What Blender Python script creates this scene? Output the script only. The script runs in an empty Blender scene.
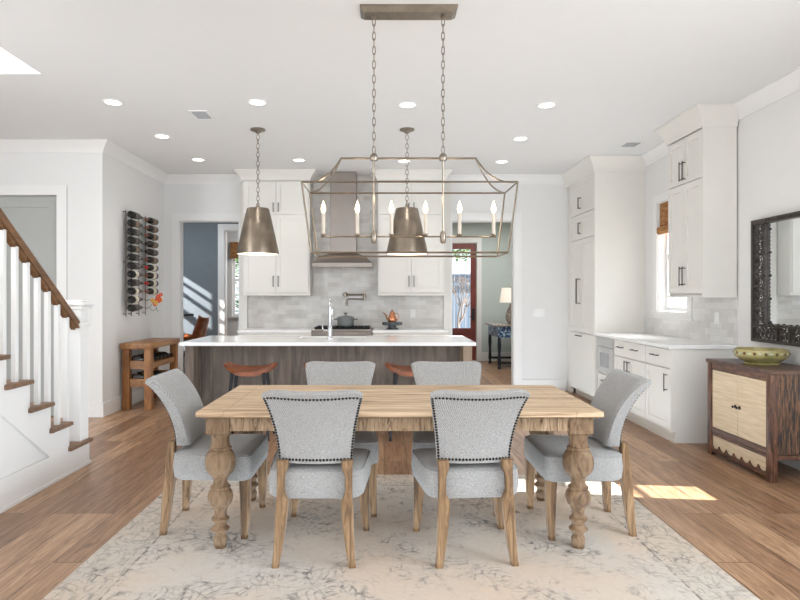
import bpy, bmesh, math, random
from math import sin, cos, pi, radians, sqrt
from mathutils import Vector, Matrix

random.seed(7)
scene = bpy.context.scene
C = scene.collection

# ------------------------------------------------------------------ camera
cam_data = bpy.data.cameras.new('camera')
cam = bpy.data.objects.new('camera', cam_data)
C.objects.link(cam)
cam.location = (0, 0, 1.37)
cam.rotation_euler = (pi / 2, 0, 0)
cam_data.sensor_width = 36
cam_data.lens = 27.0
cam_data.shift_x = (400 - 384) / 800
cam_data.shift_y = -(300 - 297) / 800
cam_data.clip_start = 0.05
scene.camera = cam

# ------------------------------------------------------------------ world, sun, exposure
world = bpy.data.worlds.new('World')
scene.world = world
world.use_nodes = True
wn = world.node_tree
wn.nodes['Background'].inputs[0].default_value = (0.83, 0.90, 1.0, 1)
wn.nodes['Background'].inputs[1].default_value = 1.5

sun_d = bpy.data.lights.new('sun', 'SUN')
sun_d.energy = 30.0
sun_d.angle = radians(0.6)
sun_d.color = (1.0, 0.97, 0.93)
sun = bpy.data.objects.new('sun', sun_d)
C.objects.link(sun)
sun.rotation_euler = Vector((-0.9, 0.1, -0.42)).to_track_quat('-Z', 'Y').to_euler()
sun.location = (9, 3, 6)


def area(name, loc, direction, sx, sy, power, col=(1, 1, 1)):
    d = bpy.data.lights.new(name, 'AREA')
    d.shape = 'RECTANGLE'
    d.size, d.size_y = sx, sy
    d.energy = power
    d.color = col
    o = bpy.data.objects.new(name, d)
    C.objects.link(o)
    o.location = loc
    o.rotation_euler = Vector(direction).to_track_quat('-Z', 'Z').to_euler()
    return o


# unseen fill lamp added behind the camera for even brightness
area('rear_fill_light', (0.2, -2.9, 1.6), (0, 1, 0.7), 6.5, 2.6, 56, (0.84, 0.93, 1.0))
area('floor_uplight_fill', (0.2, 5.6, 0.03), (0, 0, 1), 4.7, 6.2, 84, (0.79, 0.9, 1.0))  # added uplight just above the floor, imitates light bounced off it
area('side_fill_light', (3.22, 1.5, 1.45), (-1, 0.12, -0.3), 3.6, 2.2, 135, (0.86, 0.94, 1.0))  # added area lamp for light from the right; no window is built here
area('kitchen_window_daylight', (4.6, 6.9, 3.2), (-1, 0, -0.9), 1.6, 1.4, 210, (0.95, 0.98, 1.0))
area('left_fill_light', (-4.9, 1.4, 1.5), (1, 0.3, 0.1), 2.8, 1.8, 150, (0.86, 0.94, 1.0))  # fill lamp added in front of the solid left wall
area('stair_skylight_daylight', (-3.6, 3.2, 5.4), (0, 0, -1), 1.6, 2.8, 60, (0.96, 0.98, 1.0))
area('study_ceiling_fill', (-3.6, 9.6, 2.9), (0, 0.2, -1), 1.0, 0.8, 26, (0.9, 0.96, 1.0))  # fill lamp added under the study ceiling, away from its opening
area('sunroom_daylight', (-1.6, 12.1, 2.6), (-0.5, 0.4, -1), 1.0, 1.0, 30, (0.95, 0.98, 1.0))
area('mudroom_ceiling_fill', (2.0, 10.8, 2.93), (0, 0, -1), 1.2, 2.4, 40, (1, 0.99, 0.97))  # added lamp to brighten the mudroom; no fixture is built
# added spot outside the study, throws the light streaks onto its blue wall
sp = bpy.data.lights.new('study_streak_spot', 'SPOT')
sp.energy = 10000
sp.spot_size = radians(26)
sp.shadow_soft_size = 0.04
sp.color = (1.0, 0.98, 0.95)
spo = bpy.data.objects.new('study_streak_spot', sp)
C.objects.link(spo)
spo.location = (-9.06, 7.95, 5.1)
spo.rotation_euler = (Vector((-3.6, 11.3, 1.15)) - spo.location).to_track_quat('-Z', 'Y').to_euler()

vs = scene.view_settings
vs.view_transform = 'Standard'
vs.look = 'None'
vs.exposure = 0.34
vs.gamma = 1.0
vs.use_curve_mapping = False


# ------------------------------------------------------------------ materials
def lin(c):
    out = []
    for v in c[:3]:
        v = v / 255
        out.append(v / 12.92 if v <= 0.04045 else ((v + 0.055) / 1.055) ** 2.4)
    return (*out, 1)


def new_mat(name):
    m = bpy.data.materials.new(name)
    m.use_nodes = True
    nt = m.node_tree
    b = nt.nodes['Principled BSDF']
    return m, nt, b


def plain(name, col, rough=0.5, metal=0.0, var=0.04, scale=6, bump=0.0, bscale=60, coat=0.0, emis=None, es=0.0):
    m, nt, b = new_mat(name)
    b.inputs['Roughness'].default_value = rough
    b.inputs['Metallic'].default_value = metal
    b.inputs['Coat Weight'].default_value = coat
    tc = nt.nodes.new('ShaderNodeTexCoord')
    n = nt.nodes.new('ShaderNodeTexNoise')
    n.inputs['Scale'].default_value = scale
    n.inputs['Detail'].default_value = 3
    nt.links.new(tc.outputs['Object'], n.inputs['Vector'])
    r = nt.nodes.new('ShaderNodeValToRGB')
    c = lin(col)
    r.color_ramp.elements[0].position = 0.3
    r.color_ramp.elements[1].position = 0.7
    r.color_ramp.elements[0].color = (*[x * (1 - var) for x in c[:3]], 1)
    r.color_ramp.elements[1].color = (*[min(1, x * (1 + var)) for x in c[:3]], 1)
    nt.links.new(n.outputs['Fac'], r.inputs[0])
    nt.links.new(r.outputs[0], b.inputs['Base Color'])
    if bump:
        n2 = nt.nodes.new('ShaderNodeTexNoise')
        n2.inputs['Scale'].default_value = bscale
        nt.links.new(tc.outputs['Object'], n2.inputs['Vector'])
        bp = nt.nodes.new('ShaderNodeBump')
        bp.inputs['Strength'].default_value = bump
        bp.inputs['Distance'].default_value = 0.01
        nt.links.new(n2.outputs['Fac'], bp.inputs['Height'])
        nt.links.new(bp.outputs[0], b.inputs['Normal'])
    if emis:
        b.inputs['Emission Color'].default_value = lin(emis)
        b.inputs['Emission Strength'].default_value = es
    return m


def wood(name, cols, axis=0, rough=0.5, scale=14, stretch=0.07, bump=0.15, dist=1.5, coat=0.0):
    """cols: list of (pos, rgb)"""
    m, nt, b = new_mat(name)
    b.inputs['Roughness'].default_value = rough
    b.inputs['Coat Weight'].default_value = coat
    tc = nt.nodes.new('ShaderNodeTexCoord')
    mp = nt.nodes.new('ShaderNodeMapping')
    s = [1, 1, 1]
    s[axis] = stretch
    mp.inputs['Scale'].default_value = s
    nt.links.new(tc.outputs['Object'], mp.inputs['Vector'])
    n = nt.nodes.new('ShaderNodeTexNoise')
    n.inputs['Scale'].default_value = scale
    n.inputs['Detail'].default_value = 7
    n.inputs['Roughness'].default_value = 0.65
    n.inputs['Distortion'].default_value = dist
    nt.links.new(mp.outputs[0], n.inputs['Vector'])
    r = nt.nodes.new('ShaderNodeValToRGB')
    cr = r.color_ramp
    while len(cr.elements) < len(cols):
        cr.elements.new(0.5)
    for e, (p, c) in zip(cr.elements, cols):
        e.position = p
        e.color = lin(c)
    nt.links.new(n.outputs['Fac'], r.inputs[0])
    nt.links.new(r.outputs[0], b.inputs['Base Color'])
    bp = nt.nodes.new('ShaderNodeBump')
    bp.inputs['Strength'].default_value = bump
    bp.inputs['Distance'].default_value = 0.004
    nt.links.new(n.outputs['Fac'], bp.inputs['Height'])
    nt.links.new(bp.outputs[0], b.inputs['Normal'])
    return m


def math_node(nt, op, a, b=None, c=None):
    n = nt.nodes.new('ShaderNodeMath')
    n.operation = op
    for i, v in enumerate((a, b, c)):
        if v is None:
            continue
        if isinstance(v, (int, float)):
            n.inputs[i].default_value = v
        else:
            nt.links.new(v, n.inputs[i])
    return n.outputs[0]


def mix(nt, fac, a, b, mode='MIX'):
    n = nt.nodes.new('ShaderNodeMix')
    n.data_type = 'RGBA'
    n.blend_type = mode
    for sock, v in ((n.inputs[0], fac), (n.inputs[6], a), (n.inputs[7], b)):
        if isinstance(v, (int, float)):
            sock.default_value = v
        elif isinstance(v, tuple):
            sock.default_value = v
        else:
            nt.links.new(v, sock)
    return n.outputs[2]


def mat_floor():
    m, nt, b = new_mat('oak_floor')
    tc = nt.nodes.new('ShaderNodeTexCoord')
    sx = nt.nodes.new('ShaderNodeSeparateXYZ')
    nt.links.new(tc.outputs['Object'], sx.inputs[0])
    cx = nt.nodes.new('ShaderNodeCombineXYZ')
    nt.links.new(sx.outputs[1], cx.inputs[0])
    nt.links.new(sx.outputs[0], cx.inputs[1])
    br = nt.nodes.new('ShaderNodeTexBrick')
    br.inputs['Color1'].default_value = (0, 0, 0, 1)
    br.inputs['Color2'].default_value = (1, 1, 1, 1)
    br.inputs['Mortar'].default_value = (0.5, 0.5, 0.5, 1)
    br.inputs['Scale'].default_value = 1
    br.inputs['Brick Width'].default_value = 1.9
    br.inputs['Row Height'].default_value = 0.19
    br.inputs['Mortar Size'].default_value = 0.0026
    br.inputs['Mortar Smooth'].default_value = 0.2
    br.offset = 0.37
    br.offset_frequency = 3
    nt.links.new(cx.outputs[0], br.inputs['Vector'])
    # grain, shifted per plank
    mp = nt.nodes.new('ShaderNodeMapping')
    mp.inputs['Scale'].default_value = (1.0, 13, 13)
    nt.links.new(cx.outputs[0], mp.inputs['Vector'])
    add = nt.nodes.new('ShaderNodeVectorMath')
    add.operation = 'MULTIPLY_ADD'
    nt.links.new(br.outputs['Color'], add.inputs[0])
    add.inputs[1].default_value = (7, 13, 5)
    nt.links.new(mp.outputs[0], add.inputs[2])
    n = nt.nodes.new('ShaderNodeTexNoise')
    n.inputs['Scale'].default_value = 2.6
    n.inputs['Detail'].default_value = 9
    n.inputs['Roughness'].default_value = 0.68
    n.inputs['Distortion'].default_value = 1.2
    nt.links.new(add.outputs[0], n.inputs['Vector'])
    r = nt.nodes.new('ShaderNodeValToRGB')
    cr = r.color_ramp
    cr.elements[0].position = 0.3
    cr.elements[0].color = lin((112, 84, 62))
    cr.elements[1].position = 0.72
    cr.elements[1].color = lin((210, 176, 145))
    e = cr.elements.new(0.5)
    e.color = lin((175, 140, 110))
    nt.links.new(n.outputs['Fac'], r.inputs[0])
    # plank tone
    tone = nt.nodes.new('ShaderNodeValToRGB')
    tone.color_ramp.elements[0].color = lin((196, 184, 176))
    tone.color_ramp.elements[1].color = lin((255, 252, 248))
    nt.links.new(br.outputs['Color'], tone.inputs[0])
    c = mix(nt, 1.0, r.outputs[0], tone.outputs[0], 'MULTIPLY')
    # knots
    vo = nt.nodes.new('ShaderNodeTexVoronoi')
    vo.inputs['Scale'].default_value = 2.6
    mp2 = nt.nodes.new('ShaderNodeMapping')
    mp2.inputs['Scale'].default_value = (0.55, 1.1, 1)
    nt.links.new(cx.outputs[0], mp2.inputs['Vector'])
    nt.links.new(mp2.outputs[0], vo.inputs['Vector'])
    kn = nt.nodes.new('ShaderNodeValToRGB')
    kn.color_ramp.elements[0].position = 0.025
    kn.color_ramp.elements[0].color = (0.8, 0.8, 0.8, 1)
    kn.color_ramp.elements[1].position = 0.09
    kn.color_ramp.elements[1].color = (0, 0, 0, 1)
    nt.links.new(vo.outputs['Distance'], kn.inputs[0])
    c = mix(nt, kn.outputs[0], c, lin((70, 46, 30)))
    c = mix(nt, br.outputs['Fac'], c, lin((72, 50, 36)))
    nt.links.new(c, b.inputs['Base Color'])
    b.inputs['Roughness'].default_value = 0.36
    bp = nt.nodes.new('ShaderNodeBump')
    bp.inputs['Strength'].default_value = 0.12
    bp.inputs['Distance'].default_value = 0.003
    nt.links.new(n.outputs['Fac'], bp.inputs['Height'])
    nt.links.new(bp.outputs[0], b.inputs['Normal'])
    return m


def mat_tile(name, plane, c1=(202, 197, 190), c2=(222, 218, 212), w=0.205, h=0.066):
    m, nt, b = new_mat(name)
    tc = nt.nodes.new('ShaderNodeTexCoord')
    sx = nt.nodes.new('ShaderNodeSeparateXYZ')
    nt.links.new(tc.outputs['Object'], sx.inputs[0])
    cx = nt.nodes.new('ShaderNodeCombineXYZ')
    nt.links.new(sx.outputs[0 if plane == 'x' else 1], cx.inputs[0])
    nt.links.new(sx.outputs[2], cx.inputs[1])
    br = nt.nodes.new('ShaderNodeTexBrick')
    br.inputs['Color1'].default_value = lin(c1)
    br.inputs['Color2'].default_value = lin(c2)
    br.inputs['Mortar'].default_value = lin((214, 211, 206))
    br.inputs['Scale'].default_value = 1
    br.inputs['Brick Width'].default_value = w
    br.inputs['Row Height'].default_value = h
    br.inputs['Mortar Size'].default_value = 0.0016
    nt.links.new(cx.outputs[0], br.inputs['Vector'])
    n = nt.nodes.new('ShaderNodeTexNoise')
    n.inputs['Scale'].default_value = 5
    n.inputs['Detail'].default_value = 4
    nt.links.new(cx.outputs[0], n.inputs['Vector'])
    c = mix(nt, 0.5, br.outputs['Color'], n.outputs['Fac'], 'OVERLAY')
    nt.links.new(c, b.inputs['Base Color'])
    b.inputs['Roughness'].default_value = 0.18
    bp = nt.nodes.new('ShaderNodeBump')
    bp.inputs['Strength'].default_value = 0.35
    bp.inputs['Distance'].default_value = 0.004
    h_ = math_node(nt, 'MULTIPLY_ADD', br.outputs['Fac'], -0.6, n.outputs['Fac'])
    nt.links.new(h_, bp.inputs['Height'])
    nt.links.new(bp.outputs[0], b.inputs['Normal'])
    return m


def mat_fabric(name, col, col2):
    m, nt, b = new_mat(name)
    tc = nt.nodes.new('ShaderNodeTexCoord')
    n = nt.nodes.new('ShaderNodeTexNoise')
    n.inputs['Scale'].default_value = 320
    n.inputs['Detail'].default_value = 2
    nt.links.new(tc.outputs['Object'], n.inputs['Vector'])
    w = nt.nodes.new('ShaderNodeTexWave')
    w.wave_type = 'BANDS'
    w.bands_direction = 'DIAGONAL'
    w.inputs['Scale'].default_value = 75
    w.inputs['Distortion'].default_value = 2
    nt.links.new(tc.outputs['Object'], w.inputs['Vector'])
    f = math_node(nt, 'MULTIPLY_ADD', w.outputs['Fac'], 0.18, n.outputs['Fac'])
    r = nt.nodes.new('ShaderNodeValToRGB')
    r.color_ramp.elements[0].position = 0.36
    r.color_ramp.elements[0].color = lin(col)
    r.color_ramp.elements[1].position = 0.76
    r.color_ramp.elements[1].color = lin(col2)
    nt.links.new(f, r.inputs[0])
    nt.links.new(r.outputs[0], b.inputs['Base Color'])
    b.inputs['Roughness'].default_value = 0.95
    b.inputs['Sheen Weight'].default_value = 0.15
    bp = nt.nodes.new('ShaderNodeBump')
    bp.inputs['Strength'].default_value = 0.25
    bp.inputs['Distance'].default_value = 0.002
    nt.links.new(f, bp.inputs['Height'])
    nt.links.new(bp.outputs[0], b.inputs['Normal'])
    return m


RX, RY, RHX, RHY = 0.075, 2.62, 1.615, 1.97   # rug centre and half sizes


def mat_rug():
    m, nt, b = new_mat('faded_rug')
    tc = nt.nodes.new('ShaderNodeTexCoord')
    sx = nt.nodes.new('ShaderNodeSeparateXYZ')
    nt.links.new(tc.outputs['Object'], sx.inputs[0])
    ax = math_node(nt, 'ABSOLUTE', sx.outputs[0])
    ay = math_node(nt, 'ABSOLUTE', sx.outputs[1])
    dx = math_node(nt, 'SUBTRACT', RHX, ax)
    dy = math_node(nt, 'SUBTRACT', RHY, ay)
    d = math_node(nt, 'MINIMUM', dx, dy)
    # warped coordinates
    nw = nt.nodes.new('ShaderNodeTexNoise')
    nw.inputs['Scale'].default_value = 3.5
    nw.inputs['Detail'].default_value = 3
    nt.links.new(tc.outputs['Object'], nw.inputs['Vector'])
    vm = nt.nodes.new('ShaderNodeVectorMath')
    vm.operation = 'MULTIPLY_ADD'
    nt.links.new(nw.outputs['Color'], vm.inputs[0])
    vm.inputs[1].default_value = (0.16, 0.16, 0)
    nt.links.new(tc.outputs['Object'], vm.inputs[2])

    def vines(scale, width, src):
        v = nt.nodes.new('ShaderNodeTexVoronoi')
        v.feature = 'DISTANCE_TO_EDGE'
        v.inputs['Scale'].default_value = scale
        nt.links.new(src, v.inputs['Vector'])
        rr = nt.nodes.new('ShaderNodeValToRGB')
        rr.color_ramp.elements[0].position = 0
        rr.color_ramp.elements[0].color = (1, 1, 1, 1)
        rr.color_ramp.elements[1].position = width
        rr.color_ramp.elements[1].color = (0, 0, 0, 1)
        nt.links.new(v.outputs['Distance'], rr.inputs[0])
        return rr.outputs[0]

    v1 = vines(8, 0.075, vm.outputs[0])
    v2 = vines(19, 0.14, vm.outputs[0])
    rings = nt.nodes.new('ShaderNodeTexVoronoi')
    rings.inputs['Scale'].default_value = 3.2
    nt.links.new(vm.outputs[0], rings.inputs['Vector'])
    rs = math_node(nt, 'SINE', math_node(nt, 'MULTIPLY', rings.outputs['Distance'], 62))
    rs = math_node(nt, 'GREATER_THAN', rs, 0.72)
    # fade mask
    nf = nt.nodes.new('ShaderNodeTexNoise')
    nf.inputs['Scale'].default_value = 2.4
    nf.inputs['Detail'].default_value = 5
    nf.inputs['Roughness'].default_value = 0.7
    nt.links.new(tc.outputs['Object'], nf.inputs['Vector'])
    fr = nt.nodes.new('ShaderNodeValToRGB')
    fr.color_ramp.elements[0].position = 0.47
    fr.color_ramp.elements[1].position = 0.60
    nt.links.new(nf.outputs['Fac'], fr.inputs[0])
    ng = nt.nodes.new('ShaderNodeTexNoise')
    ng.inputs['Scale'].default_value = 26
    ng.inputs['Detail'].default_value = 4
    nt.links.new(tc.outputs['Object'], ng.inputs['Vector'])
    gr = nt.nodes.new('ShaderNodeValToRGB')
    gr.color_ramp.elements[0].position = 0.42
    gr.color_ramp.elements[1].position = 0.58
    nt.links.new(ng.outputs['Fac'], gr.inputs[0])
    pat = math_node(nt, 'MAXIMUM', v1, math_node(nt, 'MAXIMUM', math_node(nt, 'MULTIPLY', v2, 0.5),
                                                 math_node(nt, 'MULTIPLY', rs, 0.7)))
    pat = math_node(nt, 'MULTIPLY', pat, math_node(nt, 'MULTIPLY_ADD', math_node(nt, 'MAXIMUM', fr.outputs[0], math_node(nt, 'MULTIPLY', math_node(nt, 'LESS_THAN', d, 0.265), 0.45)), 0.95, 0.1))
    pat = math_node(nt, 'MULTIPLY', pat, math_node(nt, 'MULTIPLY_ADD', gr.outputs[0], 0.7, 0.3))

    # border lines
    def line(at, w):
        q = math_node(nt, 'ABSOLUTE', math_node(nt, 'SUBTRACT', d, at))
        return math_node(nt, 'LESS_THAN', q, w)

    ln = math_node(nt, 'MAXIMUM', line(0.265, 0.006), math_node(nt, 'MULTIPLY', line(0.215, 0.004), 0.5))
    ln = math_node(nt, 'MAXIMUM', ln, math_node(nt, 'MULTIPLY', line(0.05, 0.004), 0.35))
    ln = math_node(nt, 'MULTIPLY', ln, math_node(nt, 'MULTIPLY_ADD', gr.outputs[0], 0.8, 0.15))
    # ground tones: warm left, cooler right
    nb = nt.nodes.new('ShaderNodeTexNoise')
    nb.inputs['Scale'].default_value = 1.1
    nb.inputs['Detail'].default_value = 6
    nt.links.new(tc.outputs['Object'], nb.inputs['Vector'])
    g = nt.nodes.new('ShaderNodeValToRGB')
    g.color_ramp.elements[0].position = 0.35
    g.color_ramp.elements[0].color = lin((206, 187, 168))
    g.color_ramp.elements[1].position = 0.65
    g.color_ramp.elements[1].color = lin((196, 191, 184))
    nt.links.new(nb.outputs['Fac'], g.inputs[0])
    inb = math_node(nt, 'LESS_THAN', d, 0.265)
    c = mix(nt, math_node(nt, 'MULTIPLY', inb, 0.35), g.outputs[0], lin((190, 178, 162)))
    c = mix(nt, math_node(nt, 'MULTIPLY', pat, 1.0), c, lin((104, 99, 96)))
    c = mix(nt, math_node(nt, 'MULTIPLY', ln, 0.75), c, lin((96, 88, 84)))
    nt.links.new(c, b.inputs['Base Color'])
    b.inputs['Roughness'].default_value = 1.0
    nn = nt.nodes.new('ShaderNodeTexNoise')
    nn.inputs['Scale'].default_value = 260
    nt.links.new(tc.outputs['Object'], nn.inputs['Vector'])
    bp = nt.nodes.new('ShaderNodeBump')
    bp.inputs['Strength'].default_value = 0.4
    bp.inputs['Distance'].default_value = 0.003
    nt.links.new(nn.outputs['Fac'], bp.inputs['Height'])
    nt.links.new(bp.outputs[0], b.inputs['Normal'])
    return m


def mat_glass(name, tint=(1, 1, 1, 1)):
    m = bpy.data.materials.new(name)
    m.use_nodes = True
    nt = m.node_tree
    nt.nodes.clear()
    out = nt.nodes.new('ShaderNodeOutputMaterial')
    tr = nt.nodes.new('ShaderNodeBsdfTransparent')
    tr.inputs[0].default_value = tint
    gl = nt.nodes.new('ShaderNodeBsdfGlossy')
    gl.inputs['Roughness'].default_value = 0.02
    lw = nt.nodes.new('ShaderNodeLayerWeight')
    p5 = nt.nodes.new('ShaderNodeMath'); p5.operation = 'POWER'; p5.inputs[1].default_value = 5
    nt.links.new(lw.outputs['Facing'], p5.inputs[0])
    fr = nt.nodes.new('ShaderNodeMath'); fr.operation = 'MULTIPLY_ADD'; fr.inputs[1].default_value = 0.7; fr.inputs[2].default_value = 0.03
    nt.links.new(p5.outputs[0], fr.inputs[0])
    mx = nt.nodes.new('ShaderNodeMixShader')
    nt.links.new(fr.outputs[0], mx.inputs[0])
    nt.links.new(tr.outputs[0], mx.inputs[1])
    nt.links.new(gl.outputs[0], mx.inputs[2])
    nt.links.new(mx.outputs[0], out.inputs[0])
    return m


def mat_two(name, ca, cb, scale, lo=0.48, hi=0.52, rough=0.5, metal=0, stretch=(1, 1, 1), detail=4):
    m, nt, b = new_mat(name)
    tc = nt.nodes.new('ShaderNodeTexCoord')
    mp = nt.nodes.new('ShaderNodeMapping')
    mp.inputs['Scale'].default_value = stretch
    nt.links.new(tc.outputs['Object'], mp.inputs['Vector'])
    n = nt.nodes.new('ShaderNodeTexNoise')
    n.inputs['Scale'].default_value = scale
    n.inputs['Detail'].default_value = detail
    nt.links.new(mp.outputs[0], n.inputs['Vector'])
    r = nt.nodes.new('ShaderNodeValToRGB')
    r.color_ramp.elements[0].position = lo
    r.color_ramp.elements[0].color = lin(ca)
    r.color_ramp.elements[1].position = hi
    r.color_ramp.elements[1].color = lin(cb)
    nt.links.new(n.outputs['Fac'], r.inputs[0])
    nt.links.new(r.outputs[0], b.inputs['Base Color'])
    b.inputs['Roughness'].default_value = rough
    b.inputs['Metallic'].default_value = metal
    return m


M = {}
M['wall'] = plain('white_wall_paint', (229, 228, 226), 0.7, var=0.008)
M['ceiling'] = plain('white_ceiling_paint', (228, 228, 227), 0.85, var=0.006)
M['trim'] = plain('white_trim_paint', (234, 233, 231), 0.4, var=0.006)
M['cab'] = plain('offwhite_cabinet_paint', (226, 223, 216), 0.38, var=0.008)
M['floor'] = mat_floor()
M['rug'] = mat_rug()
M['tile_x'] = mat_tile('glazed_tile_back', 'x')
M['tile_y'] = mat_tile('glazed_tile_side', 'y', (216, 214, 210), (232, 231, 228))
M['quartz'] = plain('white_quartz', (240, 239, 237), 0.12, var=0.02, scale=3)
M['isle'] = wood('island_wood', [(0.3, (74, 62, 54)), (0.5, (101, 88, 78)), (0.72, (128, 114, 102))], 2, 0.5, 9, 0.12, 0.08)
M['isle_post'] = wood('island_post_wood', [(0.3, (118, 98, 80)), (0.7, (156, 134, 112))], 2, 0.5, 9, 0.12, 0.08)
TW = [(0.29, (84, 64, 48)), (0.40, (160, 132, 103)), (0.52, (200, 172, 139)), (0.72, (222, 202, 174))]
M['table_x'] = wood('table_wood', TW, 0, 0.55, 26, 0.05, 0.35)
M['table_z'] = wood('table_leg_wood', [(p, tuple(int(v * k_) for v, k_ in zip(c, (0.66, 0.62, 0.57)))) for p, c in TW], 2, 0.6, 20, 0.25, 0.3)
M['apron'] = wood('table_apron_wood', [(0.36, (84, 66, 48)), (0.47, (150, 124, 96)), (0.7, (190, 166, 136))], 2, 0.7, 40, 0.16, 0.9)
M['leg'] = wood('chair_leg_wood', [(0.32, (72, 52, 34)), (0.48, (128, 98, 66)), (0.72, (168, 138, 102))], 2, 0.55, 26, 0.08, 0.2)
M['fabric'] = mat_fabric('grey_linen', (110, 109, 108), (182, 181, 179))
M['nail'] = plain('dark_nail', (44, 40, 38), 0.35, 0.8)
M['rail'] = wood('handrail_wood', [(0.3, (92, 62, 36)), (0.7, (132, 94, 60))], 1, 0.4, 16, 0.08, 0.05)
M['tread'] = wood('tread_wood', [(0.3, (98, 72, 52)), (0.7, (140, 108, 82))], 0, 0.45, 16, 0.08, 0.05)
M['gold_wood'] = wood('honey_wood', [(0.25, (98, 60, 28)), (0.5, (146, 96, 50)), (0.75, (176, 124, 72))], 2, 0.45, 15, 0.15, 0.2)
M['gold_wood_y'] = wood('honey_wood_top', [(0.25, (100, 64, 34)), (0.5, (146, 100, 56)), (0.75, (176, 128, 78))], 1, 0.4, 15, 0.1, 0.2)
M['steel'] = plain('brushed_steel', (150, 141, 134), 0.33, 1.0, 0.05, 3)
M['steel_l'] = plain('satin_steel', (206, 206, 204), 0.45, 0.6)
M['chrome'] = plain('polished_chrome', (215, 218, 222), 0.12, 1.0)
M['nickel'] = plain('aged_nickel', (150, 140, 127), 0.3, 1.0, 0.12, 20)
M['pendant'] = plain('antique_pewter', (140, 128, 114), 0.34, 1.0, 0.2, 9)
M['white_in'] = plain('pendant_lining', (250, 246, 238), 0.6, emis=(255, 240, 215), es=0.5)
M['bronze'] = plain('dark_bronze', (48, 41, 36), 0.4, 0.3)
M['bronze_l'] = plain('satin_bronze', (112, 102, 92), 0.4, 0.7)
M['bronze2'] = plain('rack_metal', (112, 100, 88), 0.4, 0.8)
M['black'] = plain('black_iron', (24, 23, 24), 0.45, 0.4)
M['blackmatte'] = plain('black_legs', (26, 28, 34), 0.5)
M['candle'] = plain('candle_sleeve', (206, 196, 182), 0.6)
M['flame'] = plain('lit_candle_bulb', (255, 240, 210), 0.4, emis=(255, 226, 178), es=4.5)
M['lens'] = plain('lit_downlight_lens', (255, 252, 245), 0.4, emis=(255, 248, 238), es=3.5)
M['glass'] = mat_glass('window_glass')
M['smoke'] = plain('microwave_glass', (120, 122, 126), 0.08, 0.0, coat=1)
M['bottle'] = plain('dark_bottle_glass', (20, 20, 19), 0.22)
M['green_b'] = plain('green_bottle_glass', (30, 34, 26), 0.22)
M['lab_w'] = plain('cream_label', (226, 216, 196), 0.7)
M['lab_d'] = plain('grey_label', (88, 82, 78), 0.7)
M['lab_t'] = plain('tan_label', (128, 106, 86), 0.7)
M['cap_r'] = plain('red_capsule', (190, 34, 36), 0.4)
M['cap_b'] = plain('black_capsule', (30, 27, 28), 0.4)
M['cap_t'] = plain('copper_capsule', (140, 90, 74), 0.4, 0.3)
M['leather'] = wood('tan_wood_seat', [(0.3, (104, 54, 28)), (0.7, (156, 88, 50))], 0, 0.3, 10, 0.2, 0.03, coat=0.3)
M['blue'] = plain('slate_blue_paint', (114, 122, 129), 0.75, var=0.03)
M['sage'] = plain('pale_sage_paint', (196, 204, 199), 0.75, var=0.01)
M['greydoor'] = plain('grey_door_paint', (172, 174, 170), 0.5, var=0.01)
M['mahog'] = wood('mahogany', [(0.3, (92, 32, 24)), (0.7, (134, 56, 42))], 2, 0.4, 12, 0.1, 0.05)
M['shade_w'] = mat_two('woven_shade', (128, 84, 46), (186, 136, 84), 60, 0.4, 0.6, 0.9, 0, (0.15, 0.15, 2.2))
M['dark_frame'] = wood('lacquered_dark_wood', [(0.34, (50, 33, 27)), (0.5, (92, 62, 48)), (0.62, (126, 88, 66)), (0.76, (166, 132, 108))], 2, 0.4, 34, 0.15, 0.4)
M['dark_frame_x'] = wood('lacquered_dark_wood_rail', [(0.34, (50, 33, 27)), (0.5, (92, 62, 48)), (0.62, (126, 88, 66)), (0.76, (166, 132, 108))], 0, 0.4, 34, 0.15, 0.4)
M['worn'] = mat_two('worn_painted_wood', (40, 35, 33), (122, 88, 62), 95, 0.42, 0.62, 0.5, 0, (1, 1, 0.1), 8)
M['dark_top'] = mat_two('worn_dark_top', (60, 44, 40), (104, 78, 66), 12, 0.35, 0.65, 0.35, 0, (1, 0.2, 1))
M['burlap'] = mat_two('cream_grasscloth', (200, 178, 146), (222, 204, 176), 60, 0.3, 0.7, 0.85, 0, (0.08, 1, 1.6))
M['bowl'] = mat_two('olive_glaze', (140, 134, 86), (178, 164, 112), 9, 0.35, 0.65, 0.12)
M['bowl_d'] = plain('brown_glaze', (92, 70, 34), 0.2)
M['bowl_l'] = plain('mint_glaze', (180, 186, 156), 0.2)
M['mirror'] = plain('mirror_glass', (232, 236, 238), 0.02, 1.0, 0.0)
M['mframe'] = plain('pewter_mirror_frame', (78, 72, 68), 0.35, 0.7, 0.25, 40)
M['copper'] = plain('copper', (206, 140, 104), 0.22, 1.0)
M['stand'] = mat_two('grey_marble', (40, 46, 50), (92, 100, 104), 14, 0.35, 0.65, 0.2)
M['pot'] = plain('grey_enamel', (122, 128, 126), 0.25, 0.1)
M['white_pl'] = plain('white_plastic', (242, 242, 240), 0.4)
M['linen_shade'] = plain('white_lamp_shade', (236, 226, 216), 0.9, emis=(255, 236, 214), es=0.25)
M['crackle'] = mat_two('crackled_glass', (120, 108, 98), (190, 178, 166), 40, 0.4, 0.6, 0.2)
M['bluecarve'] = mat_two('blue_white_carved', (28, 62, 112), (176, 206, 226), 26, 0.46, 0.56, 0.4)
M['navy'] = plain('dark_navy_wood', (34, 40, 56), 0.35)
M['petal_o'] = plain('coral_petals', (222, 96, 62), 0.7, var=0.15, scale=40)
M['petal_y'] = plain('yellow_petals', (226, 176, 92), 0.7, var=0.15, scale=40)
M['leafg'] = plain('green_leaf', (86, 120, 58), 0.6, var=0.2, scale=8)
M['fence'] = mat_two('grey_fence_boards', (84, 98, 116), (122, 138, 156), 8, 0.35, 0.65, 0.8, 0, (3, 1, 0.1))
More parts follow.
